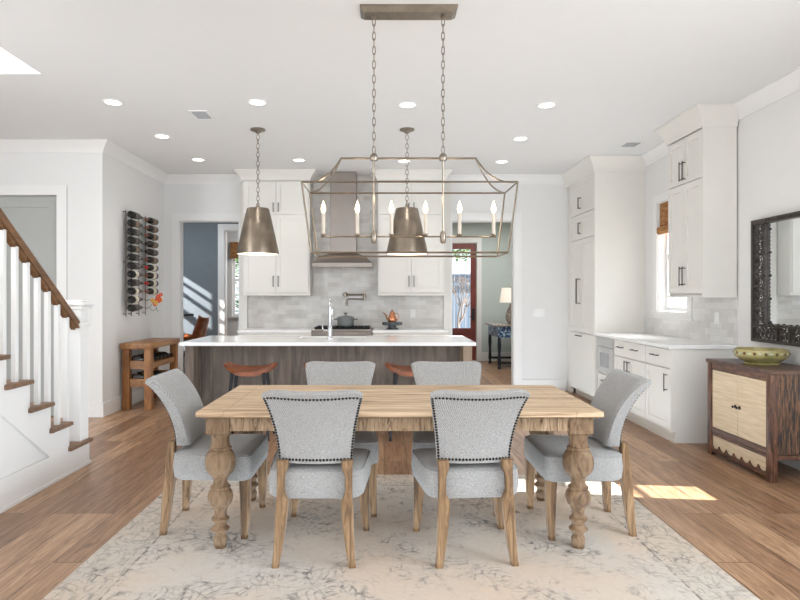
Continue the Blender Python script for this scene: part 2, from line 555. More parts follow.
M['bark'] = plain('pale_bark', (112, 104, 98), 0.9, var=0.2, scale=12)
M['ground'] = plain('outdoor_paving', (150, 148, 140), 0.9, var=0.08)
M['vent'] = plain('vent_slats', (176, 178, 180), 0.5)


# ------------------------------------------------------------------ mesh helpers
def box(bm, x0, x1, y0, y1, z0, z1, bev=0.0, seg=1):
    mx = Matrix.Translation(((x0 + x1) / 2, (y0 + y1) / 2, (z0 + z1) / 2)) @ Matrix.Diagonal((abs(x1 - x0), abs(y1 - y0), abs(z1 - z0), 1))
    r = bmesh.ops.create_cube(bm, size=1, matrix=mx)
    if bev:
        es = list({e for v in r['verts'] for e in v.link_edges})
        bmesh.ops.bevel(bm, geom=es, offset=bev, segments=seg, profile=0.5, affect='EDGES')


def prism(bm, pts, axis, a, b):
    """pts 2D polygon; axis 'x': (y,z), 'y': (x,z), 'z': (x,y)"""
    def P(p, t):
        return {'x': (t, p[0], p[1]), 'y': (p[0], t, p[1]), 'z': (p[0], p[1], t)}[axis]
    lo = [bm.verts.new(P(p, a)) for p in pts]
    hi = [bm.verts.new(P(p, b)) for p in pts]
    fs = [bm.faces.new(lo), bm.faces.new(hi)]
    n = len(pts)
    for i in range(n):
        fs.append(bm.faces.new((lo[i], lo[(i + 1) % n], hi[(i + 1) % n], hi[i])))
    bmesh.ops.recalc_face_normals(bm, faces=fs)


def lathe(bm, prof, n=24, c=(0, 0, 0), ax='z', cap=True):
    """prof [(r, h)]; axis z / x / y"""
    rings = []
    for r, h in prof:
        ring = []
        for i in range(n):
            a = 2 * pi * i / n
            u, v = r * cos(a), r * sin(a)
            p = {'z': (u, v, h), 'x': (h, u, v), 'y': (u, h, v)}[ax]
            ring.append(bm.verts.new((c[0] + p[0], c[1] + p[1], c[2] + p[2])))
        rings.append(ring)
    fs = []
    for a, b in zip(rings, rings[1:]):
        for i in range(n):
            fs.append(bm.faces.new((a[i], a[(i + 1) % n], b[(i + 1) % n], b[i])))
    if cap:
        if prof[0][0] > 1e-5:
            fs.append(bm.faces.new(rings[0]))
        if prof[-1][0] > 1e-5:
            fs.append(bm.faces.new(rings[-1]))
    bmesh.ops.recalc_face_normals(bm, faces=fs)


def tube(bm, pts, r, n=8, closed=False):
    pts = [Vector(p) for p in pts]
    N = len(pts)
    rings = []
    up = None
    for i, p in enumerate(pts):
        if closed:
            t = (pts[(i + 1) % N] - pts[i - 1]).normalized()
        else:
            t = (pts[min(i + 1, N - 1)] - pts[max(i - 1, 0)]).normalized()
        if up is None:
            up = Vector((0, 0, 1)) if abs(t.z) < 0.9 else Vector((1, 0, 0))
        s = t.cross(up)
        if s.length < 1e-4:
            s = t.cross(Vector((0, 1, 0)))
        s.normalize()
        up = s.cross(t).normalized()
        rr = r[i] if isinstance(r, (list, tuple)) else r
        rings.append([bm.verts.new(p + s * (rr * cos(2 * pi * k / n)) + up * (rr * sin(2 * pi * k / n))) for k in range(n)])
    fs = []
    pairs = list(zip(rings, rings[1:]))
    if closed:
        pairs.append((rings[-1], rings[0]))
    for a, b in pairs:
        for k in range(n):
            fs.append(bm.faces.new((a[k], a[(k + 1) % n], b[(k + 1) % n], b[k])))
    if not closed:
        fs.append(bm.faces.new(rings[0]))
        fs.append(bm.faces.new(rings[-1]))
    bmesh.ops.recalc_face_normals(bm, faces=fs)


def loft(bm, secs):
    """secs: list of vertex-loops (lists of points, equal counts), capped"""
    rings = [[bm.verts.new(p) for p in s] for s in secs]
    fs = []
    n = len(rings[0])
    for a, b in zip(rings, rings[1:]):
        for i in range(n):
            fs.append(bm.faces.new((a[i], a[(i + 1) % n], b[(i + 1) % n], b[i])))
    fs.append(bm.faces.new(rings[0]))
    fs.append(bm.faces.new(rings[-1]))
    bmesh.ops.recalc_face_normals(bm, faces=fs)


def rectsecs(lst):
    out = []
    for (x, y, z, hw, hd) in lst:
        c = min(hw, hd) * 0.25
        out.append([(x - hw + c, y - hd, z), (x + hw - c, y - hd, z), (x + hw, y - hd + c, z), (x + hw, y + hd - c, z),
                    (x + hw - c, y + hd, z), (x - hw + c, y + hd, z), (x - hw, y + hd - c, z), (x - hw, y - hd + c, z)])
    return out


def link_curve(bm, c, h, w, r, twist):
    """one chain link, elongated ring centred at c"""
    pts = []
    n = 14
    for i in range(n):
        a = 2 * pi * i / n
        u, v = w / 2 * cos(a), h / 2 * (abs(sin(a)) ** 0.75) * (1 if sin(a) > 0 else -1)
        pts.append((c[0] + (u if not twist else 0), c[1] + (u if twist else 0), c[2] + v))
    tube(bm, pts, r, 5, closed=True)


def obj(name, bm, mat, parent=None, smooth=35, label=None, loc=None):
    me = bpy.data.meshes.new(name)
    bm.to_mesh(me)
    bm.free()
    if smooth:
        for p in me.polygons:
            p.use_smooth = True
        me.set_sharp_from_angle(angle=radians(smooth))
    me.materials.append(mat)
    o = bpy.data.objects.new(name, me)
    C.objects.link(o)
    if parent:
        o.parent = parent
    if loc:
        o.location = loc
    if label:
        o['label'] = label
    return o


def thing(name, label, cat, loc=(0, 0, 0), rz=0, group=None):
    o = bpy.data.objects.new(name, None)
    o.empty_display_size = 0.1
    C.objects.link(o)
    o.location = loc
    o.rotation_euler = (0, 0, rz)
    o['label'] = label
    o['category'] = cat
    if group:
        o['group'] = group
    return o


def tag(o, label, cat, group=None):
    o['label'] = label
    o['category'] = cat
    if group:
        o['group'] = group
    return o


def struct(name, bm, mat, smooth=0):
    o = obj(name, bm, mat, None, smooth)
    o['kind'] = 'structure'
    return o


def dup(root, loc, rz, label, group=None):
    r = root.copy()
    C.objects.link(r)
    r.location = loc
    r.rotation_euler = (0, 0, rz)
    r['label'] = label
    if group:
        r['group'] = group
    for ch in list(root.children):
        c = ch.copy()
        C.objects.link(c)
        c.parent = r
        for g in list(ch.children):
            d = g.copy()
            C.objects.link(d)
            d.parent = c
    return r


def B():
    return bmesh.new()


def grid_wall(bm, fixed, a0, a1, h0, h1, z0, z1, holes):
    """wall slab; fixed 'x' -> thickness a0..a1 in x, runs h0..h1 in y. holes (h0,h1,z0,z1)"""
    hs = sorted({h0, h1, *[v for h in holes for v in h[:2]]})
    zs = sorted({z0, z1, *[v for h in holes for v in h[2:]]})
    for ha, hb in zip(hs, hs[1:]):
        run = None
        for za, zb in zip(zs, zs[1:]):
            mh, mz = (ha + hb) / 2, (za + zb) / 2
            solid = not any(h[0] < mh < h[1] and h[2] < mz < h[3] for h in holes)
            if solid:
                run = (run[0], zb) if run else (za, zb)
            if (not solid or zb == zs[-1]) and run:
                if fixed == 'x':
                    box(bm, a0, a1, ha, hb, *run)
                else:
                    box(bm, ha, hb, a0, a1, *run)
                run = None


CEIL = 3.14
XR, XL, YB = 3.30, -3.21, 8.75

# ------------------------------------------------------------------ room shell
b = B(); box(b, -7.5, 3.5, -3.2, 14.6, -0.1, 0); struct('floor', b, M['floor'])
b = B()
box(b, -2.72, 3.5, -3.2, 8.95, CEIL, CEIL + 0.25)
box(b, -5.2, -2.72, 4.76, 8.95, CEIL, CEIL + 0.25)
box(b, -5.2, -4.6, -3.2, 4.76, CEIL, CEIL + 0.25)
struct('ceiling', b, M['ceiling'])
b = B()   # stairwell shaft above the ceiling opening
box(b, -4.6, -2.6, 4.76, 4.86, CEIL + 0.25, 5.6)
box(b, -2.72, -2.6, 0.5, 4.76, CEIL + 0.25, 5.6)
box(b, -4.7, -4.6, 0.5, 4.86, CEIL + 0.25, 5.6)
struct('wall_stairwell', b, M['wall'])

# right wall: kitchen window and a low side window beyond the mirror
b = B()
WIN = [(6.50, 7.22, 1.20, 2.50), (3.86, 4.26, 0.47, 1.55)]
grid_wall(b, 'x', XR, XR + 0.16, -3.0, 9.0, 0, CEIL, WIN)
struct('wall_right', b, M['wall'])
# back wall with two doorways
b = B()
DL = (-2.985, -2.11, 0, 2.485)
DR = (0.985, 1.897, 0, 2.485)
grid_wall(b, 'y', YB, YB + 0.14, -3.4, 3.3, 0, CEIL, [DL, DR])
struct('wall_back', b, M['wall'])
# left wall with the wine rack, and the return wall with the grey door
b = B(); box(b, XL - 0.14, XL, 6.84, YB, 0, CEIL); struct('wall_left', b, M['wall'])
b = B()
grid_wall(b, 'y', 6.84, 6.98, -5.2, XL - 0.14, 0, CEIL, [(-4.62, -3.72, 0, 2.53)])
struct('wall_return', b, M['wall'])
b = B(); box(b, -5.2, -5.06, -3.2, 6.84, 0, CEIL); struct('wall_far_left', b, M['wall'])

# crown mouldings
CR = [(0, 0), (0, -0.125), (0.012, -0.125), (0.02, -0.10), (0.045, -0.06), (0.085, -0.025), (0.1, -0.012), (0.1, 0)]


def crown_y(bm, x, sgn, y0, y1, z=CEIL, k=1.0):   # along y; profile projects sgn in x
    prism(bm, [(x + sgn * p[0] * k, z + p[1] * k) for p in CR], 'y', y0, y1)


def crown_x(bm, y, x0, x1, z=CEIL, k=1.0):        # along x; projects to -y
    prism(bm, [(y - p[0] * k, z + p[1] * k) for p in CR], 'x', x0, x1)


def crown_path(bm, pts, z=CEIL, kz=1.0, kx=1.0):
    """mitred crown along an open XY path; the profile goes to the right-hand side of travel"""
    V = [Vector((p[0], p[1])) for p in pts]
    loops = []
    for i, p in enumerate(V):
        def nrm(a, b_):
            d = (b_ - a).normalized()
            return Vector((d.y, -d.x))
        if i == 0:
            o = nrm(V[0], V[1])
        elif i == len(V) - 1:
            o = nrm(V[-2], V[-1])
        else:
            n1, n2 = nrm(V[i - 1], V[i]), nrm(V[i], V[i + 1])
            o = (n1 + n2) / (1 + n1.dot(n2))
        loops.append([(p.x + o.x * q[0] * kx, p.y + o.y * q[0] * kx, z + q[1] * kz) for q in CR])
    loft(bm, loops)


b = B()
# travel so the room is to the right of the path
crown_path(b, [(-5.06, 6.84), (XL, 6.84), (XL, YB), (-1.985, YB)])
struct('trim_1', b, M['trim'], 30)
b = B(); crown_path(b, [(0.86, YB), (2.66, YB)]); struct('trim_2', b, M['trim'], 30)
b = B(); crown_path(b, [(XR, 7.575), (XR, 6.28)]); struct('trim_3', b, M['trim'], 30)
b = B(); crown_path(b, [(XR, 5.59), (XR, -3.0)]); struct('trim_4', b, M['trim'], 30)

# baseboards
def base_box(name, x0, x1, y0, y1, h=0.165):
    bb = B()
    box(bb, x0, x1, y0, y1, 0.0, h, 0.004)
    struct(name, bb, M['trim'])


base_box('baseboard_left', XL, XL + 0.018, 6.822, 8.73)
base_box('baseboard_return', -3.61, XL, 6.822, 6.84)
base_box('baseboard_back', 2.0, 2.66, YB - 0.018, YB)
base_box('baseboard_right', XR - 0.018, XR, -2.9, 5.58)

# doorway casings on the back wall
def casing_y(name, x0, x1, z1, y, w=0.10, mat='trim', left=True, right=True):
    bb = B()
    if left:
        box(bb, x0 - w, x0, y - 0.02, y, 0, z1)
    if right:
        box(bb, x1, x1 + w, y - 0.02, y, 0, z1)
    box(bb, x0 - (w if left else 0), x1 + (w if right else 0), y - 0.024, y, z1, z1 + w)
    return struct(name, bb, M[mat])


casing_y('trim_5', DL[0], DL[1], DL[3], YB, 0.1)
casing_y('trim_6', DR[0], DR[1], DR[3], YB, 0.11)
b = B()
for D in (DL, DR):
    box(b, D[0], D[0] + 0.012, YB, YB + 0.14, 0, D[3])
    box(b, D[1] - 0.012, D[1], YB, YB + 0.14, 0, D[3])
    box(b, D[0] + 0.012, D[1] - 0.012, YB, YB + 0.14, D[3] - 0.012, D[3])
struct('trim_7', b, M['trim'])

# grey two-panel door on the return wall
b = B()
X0, X1 = -4.62, -3.72
box(b, X0 - 0.1, X0, 6.815, 6.84, 0, 2.53)
box(b, X1, X1 + 0.11, 6.815, 6.84, 0, 2.53)
box(b, X0 - 0.1, X1 + 0.11, 6.81, 6.84, 2.53, 2.64)
struct('trim_8', b, M['trim'])
b = B()
for (xa, xb, za, zb) in ((X0 + .005, X0 + .12, 0.01, 2.52), (X1 - .12, X1 - .005, 0.01, 2.52), (X0 + .12, X1 - .12, 2.40, 2.52), (X0 + .12, X1 - .12, 0.01, 0.30), (X0 + .12, X1 - .12, 0.87, 0.99)):
    box(b, xa, xb, 6.87, 6.91, za, zb)
box(b, X0 + .12, X1 - .12, 6.885, 6.905, 0.3, 2.4)
d1 = struct('door_1', b, M['greydoor'])

# ------------------------------------------------------------------ tile, windows of the kitchen
b = B()
box(b, -2.0, 0.865, YB - 0.012, YB, 0.92, 1.40)
box(b, -1.04, -0.085, YB - 0.012, YB, 1.40, CEIL)
struct('trim_9', b, M['tile_x'])
b = B()
box(b, XR - 0.012, XR, 5.60, 7.575, 0.92, 1.115)
box(b, XR - 0.012, XR, 5.60, 6.39, 1.115, 1.40)
struct('trim_10', b, M['tile_y'])
# door-side pilasters beside the tile
b = B()
box(b, -2.085, -1.985, YB - 0.05, YB, 0.0, CEIL - 0.12)
box(b, 0.866, 0.965, YB - 0.05, YB, 0.0, CEIL - 0.12)
struct('trim_11', b, M['cab'])


def window_frame_x(name, x, y0, y1, z0, z1, casing=0.1, muntins=(1, 2), sign=-1, thick=0.16, depth=0.02):
    """window in a wall whose room face is at x; room is towards sign"""
    bb = B()
    c = casing
    xa, xb = (x - depth, x) if sign < 0 else (x, x + depth)
    box(bb, xa, xb, y0 - c, y0, z0, z1)
    box(bb, xa, xb, y1, y1 + c, z0, z1)
    box(bb, xa, xb, y0 - c, y1 + c, z1, z1 + c * 0.9)
    box(bb, xa - 0.02, xb, y0 - c - 0.01, y1 + c + 0.01, z0 - 0.035, z0)
    box(bb, xa + 0.003, xb, y0 - c, y1 + c, z0 - 0.085, z0 - 0.035)
    # jamb liner
    box(bb, x, x + thick, y0, y0 + 0.012, z0, z1)
    box(bb, x, x + thick, y1 - 0.012, y1, z0, z1)
    box(bb, x, x + thick, y0 + 0.012, y1 - 0.012, z0, z0 + 0.012)
    box(bb, x, x + thick, y0 + 0.012, y1 - 0.012, z1 - 0.012, z1)
    w = struct(name, bb, M['trim'])
    xs = x + thick * 0.55
    s = B()
    f = 0.045
    ya, yb_, za, zb = y0 + 0.012, y1 - 0.012, z0 + 0.012, z1 - 0.012
    box(s, xs, xs + 0.03, ya, ya + f, za, zb)
    box(s, xs, xs + 0.03, yb_ - f, yb_, za, zb)
    box(s, xs, xs + 0.03, ya + f, yb_ - f, za, za + f)
    box(s, xs, xs + 0.03, ya + f, yb_ - f, zb - f, zb)
    zm = (za + zb) / 2
    box(s, xs, xs + 0.03, ya + f, yb_ - f, zm - 0.025, zm + 0.025)
    ny, nz = muntins
    for i in range(1, ny + 1):
        yy = ya + (yb_ - ya) * i / (ny + 1)
        box(s, xs + 0.004, xs + 0.026, yy - 0.01, yy + 0.01, za + f, zb - f)
    for i in range(nz):
        zz = zm + (zb - zm) * 0.5 if i == 0 else za + (zm - za) * 0.5
        box(s, xs + 0.005, xs + 0.025, ya + f, yb_ - f, zz - 0.01, zz + 0.01)
    so = obj('window_sash', s, M['trim'], w, 0)
    g = B()
    box(g, xs + 0.012, xs + 0.018, ya + f, yb_ - f, za + f, zb - f)
    obj('pane', g, M['glass'], w, 0)
    return w


window_frame_x('window_1', XR, *WIN[0], casing=0.1)
window_frame_x('window_2', XR, *WIN[1], casing=0.05, muntins=(0, 2))

# woven roman shade of the kitchen window
t = thing('roman_shade', 'woven brown roman shade half raised in the white window over the side counter', 'window shade', (XR + 0.03, 6.86, 2.49), 0)
b = B(); box(b, -0.02, 0.02, -0.34, 0.34, -0.27, 0.0, 0.004); obj('shade_panel', b, M['shade_w'], t)
b = B()
for k, (zz, dd) in enumerate(((-0.27, 0.03), (-0.30, 0.035))):
    prism(b, [(-0.02, zz - 0.005), (-0.055, zz - 0.02), (-0.06, zz - 0.05), (-0.035, zz - 0.075), (0.01, zz - 0.06), (0.02, zz - 0.01)], 'y', -0.34, 0.34)
obj('shade_fold', b, M['shade_w'], t)

# ------------------------------------------------------------------ cabinets
def shaker(bm, x0, x1, z0, z1, y, t=0.02, fw=0.062, rec=0.011):
    """door front occupying y-t..y (front face at y-t)"""
    if (x1 - x0) < 0.16 or (z1 - z0) < 0.18:
        fw = min(0.032, (z1 - z0) * 0.2)
    box(bm, x0, x0 + fw, y - t, y, z0, z1)
    box(bm, x1 - fw, x1, y - t, y, z0, z1)
    box(bm, x0 + fw, x1 - fw, y - t, y, z0, z0 + fw)
    box(bm, x0 + fw, x1 - fw, y - t, y, z1 - fw, z1)
    box(bm, x0 + fw, x1 - fw, y - t + rec, y, z0 + fw, z1 - fw)


def bar_handle(x, y, z, L, vertical=True, r=0.0055, parent=None, mat='bronze', off=0.032):
    bb = B()
    if vertical:
        tube(bb, [(x, y - off, z - L / 2), (x, y - off, z + L / 2)], r, 8)
        for zz in (z - L / 2 + 0.015, z + L / 2 - 0.015):
            tube(bb, [(x, y, zz), (x, y - off, zz)], r * 0.9, 8)
    else:
        tube(bb, [(x - L / 2, y - off, z), (x + L / 2, y - off, z)], r, 8)
        for xx in (x - L / 2 + 0.015, x + L / 2 - 0.015):
            tube(bb, [(xx, y, z), (xx, y - off, z)], r * 0.9, 8)
    return obj('handle', bb, M[mat], parent)


def flat_pull(x, y, z, L, w, off, parent):
    bb = B()
    box(bb, x - w / 2, x + w / 2, y - off, y - off + 0.01, z - L / 2, z + L / 2, 0.002)
    for zz in (z - L / 2 + 0.006, z + L / 2 - 0.006):
        box(bb, x - w / 2, x + w / 2, y - off + 0.01, y, zz - 0.006, zz + 0.006)
    return obj('handle', bb, M['bronze_l'], parent, 0)


def front(parent, name, x0, x1, z0, z1, y, handle=None, slab=False):
    bb = B()
    if slab:
        box(bb, x0, x1, y - 0.02, y, z0, z1, 0.002)
    else:
        shaker(bb, x0, x1, z0, z1, y)
    f = obj(name, bb, M['cab'], parent, 0)
    for h in handle or []:
        if len(h) > 4 and h[3] == 'v':
            flat_pull(h[0], y - 0.02, h[1], h[2], h[4] * 3.2, h[5], f)
            continue
        bar_handle(h[0], y - 0.02, h[1], h[2], h[3] == 'v', parent=f, r=h[4] if len(h) > 4 else 0.0055, off=h[5] if len(h) > 5 else 0.032)
    return f


G = 0.004
# upper cabinets on the back wall; local origin at front-left-bottom, y towards the wall
def upper(x0, x1, label, left_ret=True, right_ret=True):
    w = x1 - x0
    Y0 = 8.41
    t = thing('wall_cabinet', label, 'cabinet', (x0, Y0, 1.39), 0, 'upper cabinets on the back wall')
    d = YB - 0.012 - Y0
    b = B()
    box(b, 0, w, 0.02, d, 0.02, CEIL - 1.39 - 0.001)
    box(b, -0.006, w + 0.006, -0.006, d, 0.0, 0.022, 0.002)
    obj('body', b, M['cab'], t, 0)
    h = w / 2
    front(t, 'door', 0.02, h - G / 2, 0.045, 1.135, 0.02, [(h - 0.035, 0.2, 0.155, 'v')])
    front(t, 'door', h + G / 2, w - 0.02, 0.045, 1.135, 0.02, [(h + 0.035, 0.2, 0.155, 'v')])
    front(t, 'door', 0.02, h - G / 2, 1.142, 1.60, 0.02, [(h - 0.035, 1.235, 0.13, 'v')])
    front(t, 'door', h + G / 2, w - 0.02, 1.142, 1.60, 0.02, [(h + 0.035, 1.235, 0.13, 'v')])
    b = B()
    crown_path(b, [(0, d), (0, 0.0), (w, 0.0), (w, d)][::-1] if False else [(0, d), (0, 0), (w, 0), (w, d)], CEIL - 1.39, 1.1, 1.0)
    obj('crown', b, M['cab'], t, 30)
    return t


# mitred crown path needs the outside on the right-hand side: travel from right to left
_cp = crown_path


def crown_path(bm, pts, z=CEIL, kz=1.0, kx=1.0):
    if pts[0][0] < pts[-1][0] and len(pts) == 4 and z < CEIL:
        pts = pts
    _cp(bm, pts, z, kz, kx)


def upper_crown_fix():
    pass


upper(-1.983, -1.045, 'tall white double-door wall cabinet between the left doorway and the range hood')
upper(-0.085, 0.853, 'tall white double-door wall cabinet between the range hood and the right doorway')

# base cabinets on the back wall
def base_back(x0, x1, label, nd):
    w = x1 - x0
    t = thing('base_cabinet', label, 'cabinet', (x0, 8.13, 0), 0, 'base cabinets on the back wall')
    b = B()
    box(b, 0, w, 0.02, YB - 8.13 - 0.001, 0.1, 0.885)
    box(b, 0.0, w, 0.09, YB - 8.13 - 0.001, 0, 0.1)
    obj('body', b, M['cab'], t, 0)
    for i in range(nd):
        xa, xb = w * i / nd + G / 2, w * (i + 1) / nd - G / 2
        xm = (xa + xb) / 2
        front(t, 'drawer', xa, xb, 0.70, 0.87, 0.02, [(xm, 0.785, 0.14, 'h')], True)
        front(t, 'door', xa, xb, 0.11, 0.69, 0.02, [(xb - 0.04 if i % 2 == 0 else xa + 0.04, 0.58, 0.14, 'v')])
    b = B()
    box(b, -0.002, w + 0.002, -0.03, YB - 8.13 - 0.013, 0.885, 0.92, 0.003)
    return t, b


t, b = base_back(-1.98, -0.985, 'white base cabinets left of the range behind the island', 2)
o = obj('countertop', b, M['quartz'], None, 0, loc=(-1.98, 8.13, 0)); tag(o, 'white stone countertop left of the range on the back wall', 'countertop')
t, b = base_back(-0.155, 0.865, 'white base cabinets right of the range behind the island', 2)
o = obj('countertop', b, M['quartz'], None, 0, loc=(-0.155, 8.13, 0)); tag(o, 'white stone countertop right of the range, under the copper kettle', 'countertop')

# range
t = thing('range_cooker', 'stainless steel gas range with black grates under the hood', 'stove', (-0.978, 8.08, 0))
b = B(); box(b, 0, 0.815, 0.03, 0.655, 0.08, 0.905); box(b, 0.03, 0.785, 0.09, 0.6, 0, 0.08); obj('body', b, M['steel'], t, 0)
b = B(); box(b, 0, 0.815, 0.0, 0.655, 0.906, 0.932, 0.006, 2); box(b, 0, 0.815, 0.0, 0.03, 0.80, 0.905, 0.004); obj('cooktop', b, M['steel'], t)
b = B(); box(b, 0.02, 0.795, 0.0, 0.03, 0.2, 0.78, 0.004); dd = obj('oven_door', b, M['steel'], t)
b = B(); tube(b, [(0.06, -0.045, 0.73), (0.755, -0.045, 0.73)], 0.012, 10); tube(b, [(0.1, 0, 0.73), (0.1, -0.045, 0.73)], 0.008); tube(b, [(0.715, 0, 0.73), (0.715, -0.045, 0.73)], 0.008); obj('handle', b, M['steel'], dd)
for i in range(6):
    b = B(); lathe(b, [(0.02, 0), (0.02, -0.02), (0.017, -0.028)], 16, (0.1 + i * 0.123, 0.0, 0.852), 'y'); obj('knob', b, M['steel'], t)
for g in range(3):
    b = B()
    xa = 0.035 + g * 0.25
    for k in range(4):
        box(b, xa + k * 0.078, xa + k * 0.078 + 0.011, 0.06, 0.6, 0.942, 0.962)
    for yy in (0.06, 0.2, 0.33, 0.46, 0.59):
        box(b, xa, xa + 0.245, yy, yy + 0.011, 0.932, 0.955)
    obj('grate', b, M['black'], t, 0)

# cooking pot
t = thing('dutch_oven', 'grey enamel lidded pot on the gas range', 'pot', (-0.535, 8.36, 0.962))
b = B(); lathe(b, [(0.095, 0), (0.115, 0.015), (0.122, 0.11), (0.122, 0.115)], 32); obj('pot_body', b, M['pot'], t)
b = B(); lathe(b, [(0.125, 0.115), (0.125, 0.122), (0.09, 0.14), (0.03, 0.15), (0, 0.152)], 32); ld = obj('lid', b, M['pot'], t)
b = B(); lathe(b, [(0.008, 0.15), (0.008, 0.165), (0.028, 0.185), (0.026, 0.192), (0, 0.194)], 16); obj('knob', b, M['nickel'], ld)
for s in (-1, 1):
    b = B(); tube(b, [(s * 0.118, -0.03, 0.095), (s * 0.15, -0.028, 0.1), (s * 0.158, 0, 0.1), (s * 0.15, 0.028, 0.1), (s * 0.118, 0.03, 0.095)], 0.007, 8); obj('handle', b, M['pot'], t)

# pot filler
t = thing('pot_filler', 'wall mounted nickel folding pot filler over the range', 'faucet', (-0.50, YB - 0.012, 1.37))
b = B(); lathe(b, [(0.035, 0), (0.035, -0.012), (0.018, -0.02), (0.018, -0.07)], 20, (-0.06, 0, 0.035), 'y'); obj('wall_flange', b, M['nickel'], t)
b = B(); tube(b, [(-0.06, -0.07, 0.035), (0.22, -0.075, 0.035)], 0.013, 10); lathe(b, [(0.018, -0.045), (0.018, 0.05)], 16, (0.22, -0.075, 0.0)); lathe(b, [(0.018, 0.005), (0.018, 0.055)], 16, (-0.06, -0.075, 0.0)); obj('upper_arm', b, M['nickel'], t)
b = B(); tube(b, [(0.22, -0.075, -0.03), (-0.0, -0.13, -0.03)], 0.012, 10); tube(b, [(0.0, -0.13, -0.03), (-0.03, -0.135, -0.035), (-0.035, -0.135, -0.11)], 0.012, 10); lathe(b, [(0.017, -0.13), (0.02, -0.09), (0.012, -0.07)], 14, (-0.035, -0.135, 0)); obj('spout_arm', b, M['nickel'], t)

# hood
t = thing('range_hood', 'stainless steel chimney range hood on the tiled wall', 'range hood', (-0.575, 0, 0))
b = B(); box(b, -0.185, 0.185, 8.46, YB - 0.012, 1.99, CEIL - 0.001, 0.003); obj('chimney', b, M['steel'], t)
b = B()
yb = YB - 0.012
def R(hw, y0, z):
    return [(-hw, y0, z), (hw, y0, z), (hw, yb, z), (-hw, yb, z)]
loft(b, [R(0.415, 8.24, 1.80), R(0.415, 8.24, 1.84), R(0.38, 8.27, 1.865), R(0.33, 8.32, 1.93), R(0.185, 8.455, 1.99)])
obj('canopy', b, M['steel'], t, 20)
b = B(); box(b, -0.415, 0.415, 8.235, 8.26, 1.785, 1.80); obj('rim', b, M['nickel'], t, 0)

# marble stand + kettle
t = thing('cake_stand', 'grey marble pedestal stand right of the range', 'stand', (0.115, 8.42, 0.92))
b = B(); lathe(b, [(0.085, 0), (0.085, 0.012), (0.06, 0.02), (0.055, 0.06)], 24); obj('pedestal', b, M['stand'], t)
b = B(); lathe(b, [(0.055, 0.055), (0.135, 0.056), (0.142, 0.06), (0.142, 0.096), (0.137, 0.1)], 36); obj('plate', b, M['stand'], t)
t = thing('kettle', 'copper long-spout kettle on the marble pedestal stand', 'kettle', (0.115, 8.42, 1.02))
b = B(); lathe(b, [(0.05, 0), (0.06, 0.008), (0.064, 0.03), (0.055, 0.07), (0.036, 0.105), (0.033, 0.13)], 28); obj('body', b, M['copper'], t)
b = B(); lathe(b, [(0.034, 0.13), (0.03, 0.142), (0.012, 0.15), (0.008, 0.16), (0.012, 0.168), (0, 0.178)], 18); obj('lid', b, M['copper'], t)
b = B(); tube(b, [(-0.05, 0, 0.03), (-0.075, 0, 0.05), (-0.085, 0, 0.09), (-0.115, 0, 0.125), (-0.13, 0, 0.128)], [0.012, 0.011, 0.009, 0.007, 0.006], 10); obj('spout', b, M['copper'], t)
b = B(); tube(b, [(0.035, 0, 0.12), (0.07, 0, 0.122), (0.09, 0, 0.1), (0.092, 0, 0.06), (0.075, 0, 0.03), (0.055, 0, 0.025)], 0.006, 8); obj('handle', b, M['copper'], t)


def plate_y(name, x, y, z, w, h, label, cat, n=1, sw=True):
    t = thing(name, label, cat, (x, y, z))
    b = B(); box(b, -w / 2, w / 2, -0.006, 0, -h / 2, h / 2, 0.002); obj('cover_plate', b, M['white_pl'], t)
    for i in range(n):
        xc = (i - (n - 1) / 2) * 0.046
        b = B(); box(b, xc - 0.016, xc + 0.016, -0.010, -0.006, -0.033, 0.033, 0.001); obj('rocker' if sw else 'socket', b, M['white_pl'], t)
    return t


plate_y('power_outlet', 0.42, YB - 0.012, 1.13, 0.075, 0.118, 'white power outlet on the tile right of the copper kettle', 'outlet', 1, False)
plate_y('light_switch', 2.26, YB, 1.14, 0.165, 0.118, 'white triple light switch on the wall between doorway and refrigerator', 'light switch', 3)
t = plate_y('power_outlet', XR - 0.012, 5.93, 1.16, 0.075, 0.118, 'white power outlet on the side wall tile above the right counter', 'outlet', 1, False)
t.rotation_euler = (0, 0, -pi / 2)

# ------------------------------------------------------------------ refrigerator cabinet (right run, local x = -world y)
RX0 = 2.66
def rthing(name, label, ynear, yfar, group=None, x=RX0):
    """local: origin at far/left floor corner of the front, +x towards the camera, +y into the wall"""
    return thing(name, label, 'cabinet', (x, yfar, 0), -pi / 2, group)


t = rthing('refrigerator_cabinet', 'tall white panelled refrigerator cabinet against the back right corner', 7.575, 8.60)
W = 8.60 - 7.575
D_ = XR - RX0
b = B()
box(b, 0, W - 0.03, 0.02, D_ - 0.001, 0.1, CEIL - 0.004)
box(b, 0.02, W - 0.03, 0.08, D_ - 0.001, 0, 0.1)
box(b, W - 0.03, W, 0.0, D_ - 0.001, 0.0, CEIL - 0.004)
box(b, -0.148, 0, 0.02, 0.06, 0, CEIL - 0.004)
obj('body', b, M['cab'], t, 0)
xa, xb = 0.01, W - 0.034
front(t, 'door', xa, xb, 2.495, 2.955, 0.02, [((xa + xb) / 2 - 0.02, 2.64, 0.15, 'v', 0.009, 0.04)])
front(t, 'door', xa, xb, 2.155, 2.485, 0.02, [((xa + xb) / 2 - 0.02, 2.30, 0.15, 'v', 0.009, 0.04)])
xm = (xa + xb) / 2
front(t, 'door', xa, xm - G / 2, 0.89, 2.145, 0.02, [(xm - 0.05, 1.45, 0.34, 'v', 0.014, 0.055)])
front(t, 'door', xm + G / 2, xb, 0.89, 2.145, 0.02)
front(t, 'drawer', xa, xb, 0.10, 0.88, 0.02, [(xm - 0.06, 0.845, 0.2, 'h', 0.007, 0.03)], True)
